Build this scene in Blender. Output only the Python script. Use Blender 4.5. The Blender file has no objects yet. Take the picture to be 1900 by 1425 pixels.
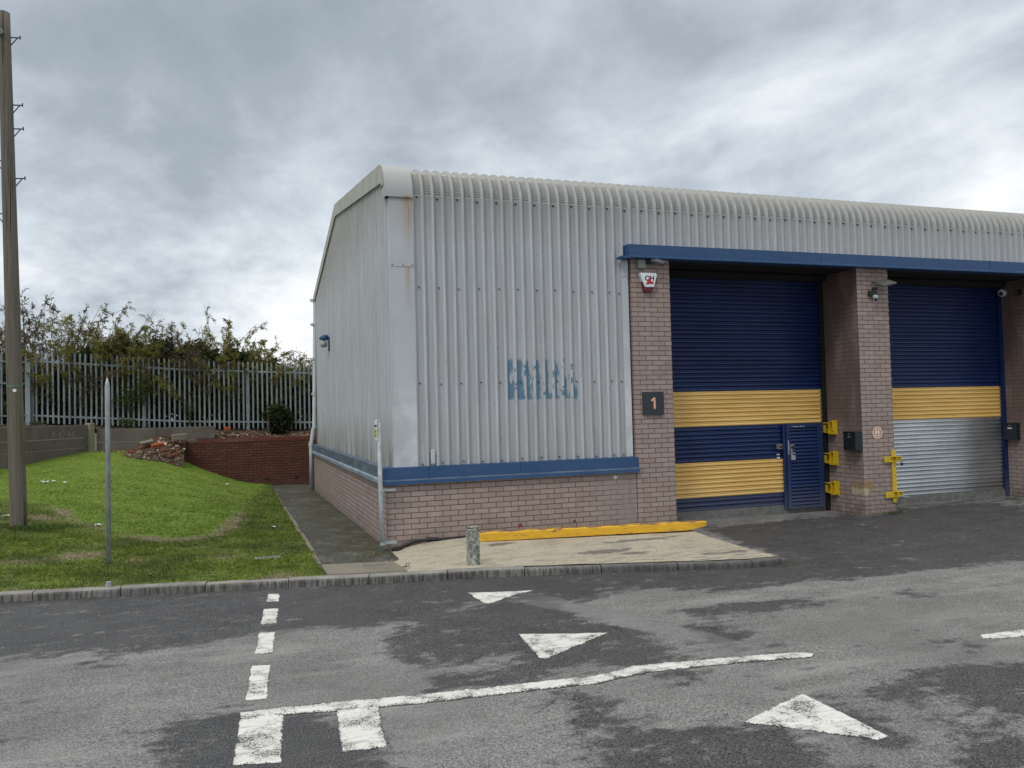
import bpy, math, random
import numpy as np
from mathutils import Vector, Matrix
random.seed(7); RNG=np.random.default_rng(7)
PI=math.pi
SC=bpy.context.scene; COL=SC.collection

# ------------------------------------------------------------------ camera (solved from brick courses)
CQ=[-1.99278,-11.22816,1.85139,0.330384,0.0320463,-0.0248032,1518.402]
def axes():
    yaw,p,ro=CQ[3:6]
    cy,sy,cp,sp=math.cos(yaw),math.sin(yaw),math.cos(p),math.sin(p)
    f=Vector((sy*cp,cy*cp,sp)); r=Vector((cy,-sy,0)); u=r.cross(f)
    return math.cos(ro)*r+math.sin(ro)*u, -math.sin(ro)*r+math.cos(ro)*u, f
AR,AU,AF=axes(); CP=Vector(CQ[:3])
cd=bpy.data.cameras.new('camera'); cam=bpy.data.objects.new('camera',cd); COL.objects.link(cam)
cam.matrix_world=Matrix(((AR.x,AU.x,-AF.x,CP.x),(AR.y,AU.y,-AF.y,CP.y),(AR.z,AU.z,-AF.z,CP.z),(0,0,0,1)))
cd.sensor_width=36; cd.lens=CQ[6]/1900*36; cd.clip_end=3000; cd.clip_start=.05
SC.camera=cam
def hit(x,y,axis,val):           # survey: where the sight line of a photo point meets a plane of the place
    d=AF+AR*((x-950)/CQ[6])-AU*((y-712.5)/CQ[6]); t=(val-CP[axis])/d[axis]; return CP+d*t
def gpt(x,y,z): p=hit(x,y,2,z); return (p.x,p.y)

# ------------------------------------------------------------------ object helpers
def tag(o,label=None,cat=None,group=None,kind=None):
    if label:o['label']=label
    if cat:o['category']=cat
    if group:o['group']=group
    if kind:o['kind']=kind
    return o
def empty(name,loc,label,cat,group=None):
    o=bpy.data.objects.new(name,None); COL.objects.link(o); o.location=loc; o.empty_display_size=.1
    return tag(o,label,cat,group)
class MB:
    def __init__(s): s.v=[];s.f=[];s.m=[]
    def add(s,vs,fs,mi=0):
        b=len(s.v); s.v+= [tuple(v) for v in vs]; s.f+=[tuple(i+b for i in f) for f in fs]; s.m+=[mi]*len(fs)
    def box(s,x0,x1,y0,y1,z0,z1,mi=0,M=None):
        vs=[(x,y,z) for z in(z0,z1) for y in(y0,y1) for x in(x0,x1)]
        if M is not None: vs=[M@Vector(v) for v in vs]
        s.add(vs,[(0,2,3,1),(4,5,7,6),(0,1,5,4),(2,6,7,3),(0,4,6,2),(1,3,7,5)],mi)
    def tube(s,pts,rads,n=10,mi=0,cap=True):
        pts=[Vector(p) for p in pts]
        if not hasattr(rads,'__len__'): rads=[rads]*len(pts)
        vs=[]
        for i,p in enumerate(pts):
            d=(pts[min(i+1,len(pts)-1)]-pts[max(i-1,0)]).normalized()
            a=d.cross(Vector((0,0,1)));
            if a.length<1e-3: a=Vector((1,0,0))
            a.normalize(); b=d.cross(a)
            for k in range(n):
                t=2*PI*k/n; vs.append(p+(a*math.cos(t)+b*math.sin(t))*rads[i])
        fs=[(i*n+k,i*n+(k+1)%n,(i+1)*n+(k+1)%n,(i+1)*n+k) for i in range(len(pts)-1) for k in range(n)]
        if cap: fs+=[tuple(range(n)),tuple(range((len(pts)-1)*n,len(pts)*n))[::-1]]
        s.add(vs,fs,mi)
    def prism(s,poly,M,d,mi=0):   # poly (u,v) extruded along w by d, M maps (u,v,w)
        n=len(poly); vs=[M@Vector((u,v,0)) for u,v in poly]+[M@Vector((u,v,d)) for u,v in poly]
        s.add(vs,[tuple(range(n))[::-1],tuple(range(n,2*n))]+[(i,(i+1)%n,n+(i+1)%n,n+i) for i in range(n)],mi)
    def build(s,name,mats,parent=None,smooth=False,loc=None,recalc=True):
        me=bpy.data.meshes.new(name); me.from_pydata(s.v,[],s.f)
        if not isinstance(mats,(list,tuple)): mats=[mats]
        for m in mats: me.materials.append(m)
        if len(mats)>1: me.polygons.foreach_set('material_index',s.m)
        if recalc:
            import bmesh
            b=bmesh.new(); b.from_mesh(me); bmesh.ops.recalc_face_normals(b,faces=b.faces); b.to_mesh(me); b.free()
        if smooth:
            me.polygons.foreach_set('use_smooth',[True]*len(me.polygons))
        o=bpy.data.objects.new(name,me); COL.objects.link(o)
        if parent is not None: o.parent=parent; o.matrix_parent_inverse=Matrix.Identity(4)
        if loc is not None: o.location=loc
        return o
def bevel(o,w=.004,seg=2):
    m=o.modifiers.new('bevel','BEVEL'); m.width=w; m.segments=seg; m.limit_method='ANGLE'; m.angle_limit=math.radians(40); return o
def merge(o,mb,mat):
    import bmesh
    me2=bpy.data.meshes.new('tmp'); me2.from_pydata(mb.v,[],mb.f); o.data.materials.append(mat); k=len(o.data.materials)-1
    bm=bmesh.new(); bm.from_mesh(o.data); n=len(bm.faces); bm.from_mesh(me2); bm.faces.ensure_lookup_table()
    new=bm.faces[n:]
    for f in new: f.material_index=k
    bmesh.ops.recalc_face_normals(bm,faces=new); bm.to_mesh(o.data); bm.free(); bpy.data.meshes.remove(me2)
def npmesh(name,V,F,mat,parent=None,smooth=False,attrs=None):
    V=np.asarray(V,np.float32);F=np.asarray(F,np.int32)
    me=bpy.data.meshes.new(name); me.vertices.add(len(V)); me.vertices.foreach_set('co',V.ravel())
    k=F.shape[1]; me.loops.add(F.size); me.loops.foreach_set('vertex_index',F.ravel())
    me.polygons.add(len(F)); me.polygons.foreach_set('loop_start',np.arange(0,F.size,k,dtype=np.int32))
    if smooth: me.polygons.foreach_set('use_smooth',np.ones(len(F),bool))
    for a,vals in (attrs or {}).items():
        t=me.attributes.new(a,'FLOAT','POINT'); t.data.foreach_set('value',np.asarray(vals,np.float32))
    me.update(calc_edges=True); me.validate()
    me.materials.append(mat)
    o=bpy.data.objects.new(name,me); COL.objects.link(o)
    if parent is not None:o.parent=parent
    return o
def grid(xs,ys,zf):
    X,Y=np.meshgrid(xs,ys); Z=zf(X,Y); V=np.stack([X,Y,Z],-1).reshape(-1,3)
    return V,gridf(len(xs),len(ys))
def gridf(nx,ny):
    i=np.arange(nx*ny).reshape(ny,nx)
    return np.stack([i[:-1,:-1],i[:-1,1:],i[1:,1:],i[1:,:-1]],-1).reshape(-1,4)

# ------------------------------------------------------------------ material helpers
class NT:
    def __init__(s,name):
        s.m=bpy.data.materials.new(name); s.m.use_nodes=True; s.t=s.m.node_tree; s.N=s.t.nodes; s.L=s.t.links
        s.b=s.N['Principled BSDF']
    def n(s,ty,props=None,**ins):
        nd=s.N.new(ty)
        for k,v in (props or {}).items(): setattr(nd,k,v)
        for k,v in ins.items():
            key=k.replace('_',' ')
            key=int(k[1:]) if k[0]=='i' and k[1:].isdigit() else key
            s.set(nd.inputs[key],v)
        return nd
    def set(s,inp,v):
        if isinstance(v,bpy.types.NodeSocket): s.L.new(v,inp)
        elif isinstance(v,bpy.types.Node): s.L.new(v.outputs[0],inp)
        elif isinstance(v,tuple) and len(v)==3 and inp.type=='RGBA': inp.default_value=(*v,1)
        else: inp.default_value=v
    def pos(s): return s.n('ShaderNodeNewGeometry').outputs['Position']
    def scl(s,v,sc,off=(0,0,0)): return s.n('ShaderNodeMapping',Vector=v,Scale=sc,Location=off).outputs[0]
    def noise(s,v,sc,det=4,ro=.55,dist=0): return s.n('ShaderNodeTexNoise',Vector=v,Scale=sc,Detail=det,Roughness=ro,Distortion=dist).outputs['Fac']
    def ramp(s,f,lo,hi,a=0.,b=1.): return s.n('ShaderNodeMapRange',{'clamp':True},i0=f,i1=lo,i2=hi,i3=a,i4=b).outputs[0]
    def math(s,op,a,b=0.,c=None):
        nd=s.n('ShaderNodeMath',{'operation':op},i0=a,i1=b)
        if c is not None: s.set(nd.inputs[2],c)
        return nd.outputs[0]
    def mix(s,f,a,b,mode='MIX'):
        nd=s.n('ShaderNodeMix',{'data_type':'RGBA','blend_type':mode})
        s.set(nd.inputs[0],f); s.set(nd.inputs[6],a); s.set(nd.inputs[7],b); return nd.outputs[2]
    def sep(s,v):
        nd=s.n('ShaderNodeSeparateXYZ',Vector=v); return nd.outputs
    def comb(s,x,y,z): return s.n('ShaderNodeCombineXYZ',X=x,Y=y,Z=z).outputs[0]
    def attr(s,name): return s.n('ShaderNodeAttribute',{'attribute_name':name}).outputs['Fac']
    def bump(s,h,st=.3,dist=.01,prev=None):
        nd=s.n('ShaderNodeBump',Strength=st,Distance=dist,Height=h)
        if prev is not None: s.L.new(prev,nd.inputs['Normal'])
        return nd.outputs[0]
    def out(s,col=None,rough=None,normal=None,metal=None,spec=None):
        for k,v in(('Base Color',col),('Roughness',rough),('Normal',normal),('Metallic',metal),('Specular IOR Level',spec)):
            if v is not None: s.set(s.b.inputs[k],v)
        return s.m
def simple(name,col,rough=.6,metal=0.,var=.15,sc=6,bumpst=0.,spec=None):
    t=NT(name); p=t.pos(); n=t.noise(p,sc,5)
    c=t.mix(t.ramp(n,.3,.7),tuple(x*(1-var) for x in col),tuple(min(1,x*(1+var)) for x in col))
    nm=t.bump(t.noise(p,sc*12,3),bumpst,.004) if bumpst else None
    return t.out(c,rough,nm,metal,spec)

def brick_mat(name,c1,c2,mortar,side_shift=0.,stain=True,zo=.69,efflo=False,ms=.0058,bw=.225,bh=.075):
    t=NT(name); p=t.pos(); x,y,z=t.sep(p)
    nx=t.math('ABSOLUTE',t.sep(t.n('ShaderNodeNewGeometry').outputs['Normal'])[0])
    side=t.math('GREATER_THAN',nx,.5)
    u=t.math('ADD',t.math('MULTIPLY',x,t.math('SUBTRACT',1.,side)),t.math('MULTIPLY',t.math('ADD',y,side_shift),side))
    wob=t.math('MULTIPLY',t.math('SUBTRACT',t.noise(p,9,3),.5),.006)
    v=t.comb(t.math('ADD',u,wob),t.math('ADD',t.math('SUBTRACT',z,zo),10*bh*2+ -0.0),0.)
    br=t.n('ShaderNodeTexBrick',{'offset':.5,'squash':1.},Vector=v,Color1=(0,0,0),Color2=(1,1,1),Mortar=(.5,.5,.5),Scale=1.,Mortar_Size=ms,Mortar_Smooth=.25,Bias=0.,Brick_Width=bw,Row_Height=bh)
    rnd=t.sep(br.outputs[0])[0]
    c=t.mix(rnd,c1,c2)
    n1=t.noise(p,2.2,6,.6); n2=t.noise(p,70,4,.7); n3=t.noise(t.scl(p,(3,3,.8)),1.6,5,.6)
    c=t.mix(t.ramp(n2,.3,.75,0,.38),c,tuple(a*.55 for a in c1))
    if stain:
        c=t.mix(t.ramp(n1,.5,.8,0,.4),c,tuple(a*.5 for a in c1))
        c=t.mix(t.ramp(n3,.56,.74,0,.3),c,tuple(min(1,a*1.35) for a in c2))
    col=t.mix(br.outputs['Fac'],c,t.mix(n1,mortar,tuple(a*1.7 for a in mortar)))
    if efflo:   # cement-washed, rain-stained end of the plinth and algae at the foot
        m=t.math('MULTIPLY',t.ramp(x,3.0,3.6),t.ramp(x,3.84,3.8)); m=t.math('MULTIPLY',m,t.ramp(z,.9,.86)); m=t.math('MULTIPLY',m,t.math('SUBTRACT',1.,side))
        m=t.math('MULTIPLY',m,t.ramp(t.noise(p,5,5),.3,.55)); 
        col=t.mix(t.math('MULTIPLY',m,.8),col,t.mix(t.noise(t.scl(p,(6,6,2)),3,5),(.17,.135,.12),(.36,.33,.32)))
        for (sx,sz,r,cc) in ((1.93,.185,.045,(.22,.02,.02)),(2.78,.19,.035,(.12,.02,.02)),(3.47,.80,.04,(.75,.74,.72)),(1.55,.42,.05,(.40,.33,.24)),(8.2,.42,.14,(.30,.19,.09)),(8.15,.33,.09,(.5,.42,.3))):
            dx=t.math('SUBTRACT',x,sx); dz=t.math('MULTIPLY',t.math('SUBTRACT',z,sz),1.3)
            d=t.math('SQRT',t.math('ADD',t.math('MULTIPLY',dx,dx),t.math('MULTIPLY',dz,dz)))
            d=t.math('ADD',d,t.math('MULTIPLY',t.math('SUBTRACT',t.noise(p,22,3),.5),r*2.2))
            f=t.math('MULTIPLY',t.ramp(d,r,r*.6),t.math('LESS_THAN',y,.3))
            col=t.mix(t.math('MULTIPLY',f,.85),col,cc)
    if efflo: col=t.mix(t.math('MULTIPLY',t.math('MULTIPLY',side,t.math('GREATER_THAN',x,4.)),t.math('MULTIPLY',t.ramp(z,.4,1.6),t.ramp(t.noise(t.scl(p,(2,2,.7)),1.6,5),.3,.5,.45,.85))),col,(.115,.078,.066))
    low=t.math('MULTIPLY',t.ramp(z,.22,-.05),t.ramp(t.noise(p,6,4),.35,.65))
    col=t.mix(t.math('MULTIPLY',low,.6),col,(.075,.075,.05))
    h=t.math('SUBTRACT',t.math('MULTIPLY',n2,.35),t.math('MULTIPLY',br.outputs['Fac'],1.))
    return t.out(col,.9,t.bump(h,.55,.008),spec=.25)

M={}
M['brick']=brick_mat('buff_brick',(.335,.262,.235),(.40,.325,.297),(.085,.052,.044),efflo=True)
M['redbrick']=brick_mat('red_brick',(.115,.044,.030),(.160,.064,.044),(.028,.018,.015),zo=0.,stain=True,ms=.010)
def cladding(name,sideways=False):
    t=NT(name); p=t.pos(); x,y,z=t.sep(p)
    st=t.noise(t.scl(p,(9,9,.35)),2.2,6,.65); fine=t.noise(t.scl(p,(30,30,1.5)),1.5,5,.6); big=t.noise(p,.8,4)
    c=t.mix(t.ramp(st,.35,.7),(.54,.565,.60),(.41,.435,.465))
    c=t.mix(t.ramp(big,.4,.7,0,.45),c,(.53,.54,.55))
    vshade=t.ramp(y,.055,.075) if not sideways else t.ramp(x,.105,.125)      # rib shade painted as darker valley colour, crests left lighter
    c=t.mix(t.math('MULTIPLY',vshade,t.ramp(t.noise(t.scl(p,(4,4,.3)),2.,4),.3,.7,.22,.5)),c,(.27,.28,.285))
    c=t.mix(t.ramp(fine,.5,.68,0,.45),c,(.31,.31,.29))
    c=t.mix(t.ramp(t.noise(t.scl(p,(5,5,.12),(3,0,1)),2.,4,.6),.52,.62,0,.3),c,(.34,.35,.36))
    up=t.math('MULTIPLY',t.ramp(z,4.2,5.3),t.ramp(t.noise(t.scl(p,(8,8,1)),2,5),.2,.7,.35,1.))
    c=t.mix(t.math('MULTIPLY',up,.85),c,(.30,.29,.245))
    ls=t.noise(t.scl(p,(14,14,.25)),1.8,5,.7)
    dirt=t.math('MULTIPLY',t.ramp(z,1.9,1.05),t.ramp(ls,.38,.56))
    c=t.mix(t.math('MULTIPLY',dirt,.9 if sideways else .2),c,(.15,.15,.095))
    spk=t.n('ShaderNodeTexVoronoi',Vector=p,Scale=5.).outputs['Distance']
    c=t.mix(t.math('MULTIPLY',t.math('LESS_THAN',spk,.045),.8),c,(.08,.075,.07))
    if sideways:
        sk=t.math('MULTIPLY',t.ramp(t.noise(t.scl(p,(1,7,.2)),1.5,4),.45,.7),t.ramp(z,5.5,3.5))
        c=t.mix(t.math('MULTIPLY',sk,.45),c,(.36,.39,.43))
    else:   # lighter rectangle of overpaint, and remnants of a blue painted panel
        n=t.noise(t.scl(p,(1,1,.30)),15,6,.7); ed=t.math('MULTIPLY',t.math('SUBTRACT',t.noise(p,14,4),.5),.12)
        zz=t.math('ADD',z,ed)
        bx=t.math('MULTIPLY',t.ramp(x,1.81,1.83),t.ramp(x,2.97,2.95))
        bz=t.math('MULTIPLY',t.ramp(zz,1.99,2.02),t.ramp(zz,2.62,2.56))
        xr=t.math('FRACT',t.math('DIVIDE',t.math('SUBTRACT',x,1.62),.1485))    # position across one rib
        flat=t.ramp(xr,.0,1.,.20,-.20)
        th=t.math('ADD',t.ramp(x,1.83,2.95,.25,.43),t.math('MULTIPLY',t.ramp(z,2.05,2.6),.15))
        th=t.math('SUBTRACT',th,flat)
        mk=t.math('MULTIPLY',t.math('MULTIPLY',bx,bz),t.math('GREATER_THAN',n,th))
        crest=t.math('LESS_THAN',y,.052)
        mk=t.math('MULTIPLY',mk,t.math('SUBTRACT',1.,t.math('MULTIPLY',crest,t.math('GREATER_THAN',t.noise(p,11,3),.42))))
        pale=t.math('MULTIPLY',t.math('MULTIPLY',t.ramp(x,1.78,1.80),t.ramp(x,3.0,2.98)),t.math('MULTIPLY',t.ramp(z,1.97,1.99),t.ramp(z,2.86,2.84)))
        c=t.mix(t.math('MULTIPLY',pale,.12),c,(.56,.57,.575))
        c=t.mix(t.math('MULTIPLY',mk,.95),c,t.mix(fine,(.07,.165,.25),(.13,.25,.35)))
    return t.out(c,t.ramp(st,.3,.7,.42,.6),t.bump(t.noise(p,2.5,3),.25,.02),spec=.4)
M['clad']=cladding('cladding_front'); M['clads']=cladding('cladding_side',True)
def flash_mat():
    t=NT('corner_flashing_paint'); p=t.pos(); x,y,z=t.sep(p)
    c=t.mix(t.ramp(t.noise(p,1.3,5),.35,.65),(.44,.46,.49),(.51,.53,.56))
    c=t.mix(t.math('MULTIPLY',t.ramp(z,1.9,2.6,1,0),t.ramp(t.noise(p,3,5),.4,.6)),c,(.60,.62,.65))
    c=t.mix(t.math('MULTIPLY',t.ramp(z,4.3,5.2),.7),c,(.33,.325,.30))
    rn=t.noise(t.scl(p,(22,22,.9)),1.6,5,.6)
    for (xc,zt,ln,w,a) in ((.385,4.88,.85,.11,1.),(.37,3.89,.6,.06,.7),(.33,4.88,.5,.12,.3)):
        d=t.math('ABSOLUTE',t.math('SUBTRACT',x,xc)); m=t.math('MULTIPLY',t.ramp(d,w,0.),t.math('MULTIPLY',t.ramp(z,zt-ln,zt),t.math('LESS_THAN',z,zt+.02)))
        m=t.math('MULTIPLY',m,t.ramp(rn,.3,.6)); c=t.mix(t.math('MULTIPLY',m,a),c,(.33,.18,.04))
    return t.out(c,.45,t.bump(t.noise(p,3,2),.2,.01),spec=.4)
M['flash']=flash_mat()
def barge_mat():
    t=NT('barge_paint'); p=t.pos(); c=t.mix(t.ramp(t.noise(t.scl(p,(2,5,1.2)),2,6,.65),.35,.65),(.47,.46,.41),(.28,.275,.23))
    return t.out(c,.6)
M['barge']=barge_mat()
def blue_mat(name,c,fade,amt=.4):
    t=NT(name); p=t.pos(); n=t.noise(t.scl(p,(1.2,1.2,5)),1.7,5)
    k=t.mix(t.ramp(n,.35,.7,0,amt),c,fade); k=t.mix(t.ramp(t.noise(p,24,4,.7),.66,.74),k,fade)
    return t.out(k,t.ramp(n,.3,.7,.35,.55),spec=.4)
M['blue']=blue_mat('blue_painted_steel',(.020,.065,.165),(.045,.10,.20),.5)
M['bluefade']=blue_mat('weathered_blue_steel',(.06,.095,.15),(.20,.23,.26),.6)
M['lip']=blue_mat('chalky_lip',(.13,.19,.26),(.40,.42,.44),.7)
def slat_mat(name,c,c2,metal=0.,rough=.4,scr=True):
    t=NT(name); p=t.pos(); x,y,z=t.sep(p)
    k=t.mix(t.ramp(t.noise(t.scl(p,(.8,1,3)),1.5,5),.35,.65),c,c2)
    if scr:
        s=t.noise(t.scl(p,(3,3,45)),1.7,4,.6); k=t.mix(t.ramp(s,.72,.78,0,.5),k,(.45,.45,.45))
        sp=t.n('ShaderNodeTexVoronoi',Vector=p,Scale=7.).outputs['Distance']; k=t.mix(t.math('MULTIPLY',t.math('LESS_THAN',sp,.05),t.ramp(z,1.2,.5,.0,.8)),k,(.12,.09,.07))
    k=t.mix(t.math('MULTIPLY',t.ramp(z,.45,-.05),.45),k,(.13,.13,.13))
    return t.out(k,rough,None,metal)
M['navy']=slat_mat('navy_slats',(.004,.015,.078),(.007,.025,.105))
M['yellow']=slat_mat('yellow_slats',(.73,.46,.13),(.82,.55,.19),rough=.45)
M['galvs']=slat_mat('galvanised_slats',(.55,.58,.60),(.68,.70,.71),.9,.26,False)
M['galv']=simple('galvanised_steel',(.35,.375,.395),.5,.15,.25,9)
M['palemetal']=simple('galvanised_pale',(.27,.315,.325),.6,.3,.22,3)
M['blackmetal']=simple('dark_steel',(.012,.013,.016),.45,0,.3,9)
M['anth']=simple('anthracite_sheet',(.022,.032,.040),.45,0,.15,9)
M['white']=simple('white_plastic',(.74,.76,.77),.4,0,.08,9)
M['red']=simple('red_plastic',(.12,.006,.012),.35,0,.2,9)
M['redink']=simple('red_print',(.45,.03,.035),.5,0,.1,9)
M['black']=simple('black_print',(.01,.01,.012),.5,0,.1,9)
M['peach']=simple('peach_lettering',(.80,.42,.26),.5,0,.05,9)
M['greyplastic']=simple('grey_housing',(.20,.21,.20),.5,0,.2,9)
M['upvc']=simple('white_rainwater_pipe',(.52,.54,.56),.4,0,.1,4)
M['lens']=simple('lamp_glass',(.55,.56,.55),.15,0,.05,9)
M['railgrey']=simple('dusty_steel_rail',(.15,.15,.14),.8,0,.3,9)
M['darkvoid']=simple('recess_shade_black',(.016,.015,.016),.9,0,.2,4)  # recess shade put into a near-black base colour
def flaky():
    t=NT('flaking_yellow_paint'); p=t.pos(); x,y,z=t.sep(p)
    n=t.noise(t.scl(p,(1,2.2,4)),4.5,6,.72); w=t.math('ADD',n,t.ramp(z,.155,.176,0,.13))
    k=t.mix(t.ramp(n,.3,.6),(.80,.47,.018),(.68,.37,.025)); k=t.mix(t.ramp(w,.60,.63),k,t.mix(n,(.10,.055,.02),(.30,.17,.09)))
    return t.out(k,.55,t.bump(w,.3,.006))
M['flaky']=flaky()
def ylock():
    t=NT('yellow_lock_paint'); p=t.pos(); n=t.noise(p,18,5,.65)
    k=t.mix(t.ramp(n,.58,.66),(.62,.43,.012),(.20,.12,.02)); return t.out(k,.45)
M['ylock']=ylock()
def concrete(name,a,b,dark,spk=.5):
    t=NT(name); p=t.pos(); n=t.noise(p,1.6,7,.62); m=t.noise(p,7,6,.65); f=t.noise(p,90,3,.6)
    k=t.mix(t.ramp(n,.35,.65),a,b); k=t.mix(t.ramp(m,.56,.74,0,.65),k,dark); k=t.mix(t.ramp(f,.55,.75,0,.35),k,dark)
    v=t.n('ShaderNodeTexVoronoi',Vector=p,Scale=16.).outputs['Distance']; k=t.mix(t.math('MULTIPLY',t.math('LESS_THAN',v,.10),spk),k,dark)
    return t.out(k,.9,t.bump(t.math('ADD',f,m),.35,.006),spec=.2)
M['pad']=concrete('cream_concrete',(.40,.345,.25),(.47,.41,.31),(.20,.175,.13))
def pad_mat():
    t=NT('cream_concrete_pad'); p=t.pos(); x,y,z=t.sep(p); n=t.noise(p,1.6,7,.62); m=t.noise(t.scl(p,(1,2.4,1)),2.6,6,.65); f=t.noise(p,90,3,.6)
    k=t.mix(t.ramp(n,.35,.65),(.42,.37,.285),(.50,.45,.355)); k=t.mix(t.ramp(m,.5,.66,0,.55),k,(.26,.235,.18)); k=t.mix(t.ramp(f,.5,.62,0,.45),k,(.2,.17,.13)); k=t.mix(t.ramp(t.noise(p,28,4,.75),.58,.64,0,.7),k,(.12,.10,.075)); k=t.mix(t.math('MULTIPLY',t.ramp(t.noise(t.scl(p,(1.5,6,1)),2.2,5,.65),.5,.6),t.ramp(y,-1.2,-2.4)),k,(.20,.19,.17))
    for (sx,sy,rx,ry) in ((2.55,-1.5,.55,.22),(2.9,-1.75,.28,.12),(1.45,-.55,.4,.10),(3.9,-2.2,.5,.12),(3.3,-1.0,.9,.12)):
        dx=t.math('DIVIDE',t.math('SUBTRACT',x,sx),rx); dy=t.math('DIVIDE',t.math('SUBTRACT',y,sy),ry)
        d=t.math('ADD',t.math('SQRT',t.math('ADD',t.math('MULTIPLY',dx,dx),t.math('MULTIPLY',dy,dy))),t.math('MULTIPLY',t.math('SUBTRACT',t.noise(p,4.5,5,.65),.5),2.6))
        k=t.mix(t.ramp(d,.75,.45,0,.75),k,(.11,.10,.105))
    v=t.n('ShaderNodeTexVoronoi',Vector=p,Scale=13.).outputs['Distance']; k=t.mix(t.math('MULTIPLY',t.math('LESS_THAN',v,.09),.7),k,(.09,.07,.05))
    return t.out(k,.85,t.bump(t.math('ADD',f,m),.3,.006),spec=.2)
M['padtop']=pad_mat()
M['slab']=concrete('grey_concrete',(.19,.17,.135),(.24,.215,.17),(.10,.095,.08))
M['retain']=concrete('old_concrete_sleepers',(.12,.10,.085),(.17,.15,.13),(.05,.043,.038),.2)
M['capstone']=concrete('mossy_concrete',(.24,.24,.17),(.30,.28,.21),(.12,.12,.08),.2)
def boll():
    t=NT('lichened_concrete'); p=t.pos(); n=t.noise(t.scl(p,(1,1,.45)),16,6,.7); m=t.noise(p,38,5,.75); f=t.noise(p,110,3,.7)
    k=t.mix(t.ramp(n,.42,.58),(.13,.14,.105),(.36,.36,.32)); k=t.mix(t.ramp(m,.54,.62,0,.9),k,(.66,.66,.63)); k=t.mix(t.ramp(m,.46,.38,0,.8),k,(.07,.08,.055)); k=t.mix(t.ramp(f,.55,.65,0,.5),k,(.05,.05,.04))
    return t.out(k,.9,t.bump(m,.6,.006),spec=.2)
M['bollard']=boll()
def kerb_mat():
    t=NT('kerb_concrete'); p=t.pos(); x,y,z=t.sep(p); f=t.noise(p,60,4,.7); s=t.noise(t.scl(p,(18,2,2)),2.0,4,.6)
    k=t.mix(t.ramp(t.noise(p,3,5),.35,.65),(.30,.285,.26),(.20,.19,.175))
    k=t.mix(t.math('MULTIPLY',t.ramp(z,-.03,-.045),t.ramp(s,.42,.6,.25,.85)),k,(.045,.043,.042)); k=t.mix(t.ramp(f,.5,.75,0,.4),k,(.07,.066,.06))
    k=t.mix(t.math('MULTIPLY',t.ramp(x,1.2,2.6),.55),k,(.055,.055,.058))
    return t.out(k,.85,t.bump(f,.5,.006),spec=.25)
M['kerb']=kerb_mat()
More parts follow.
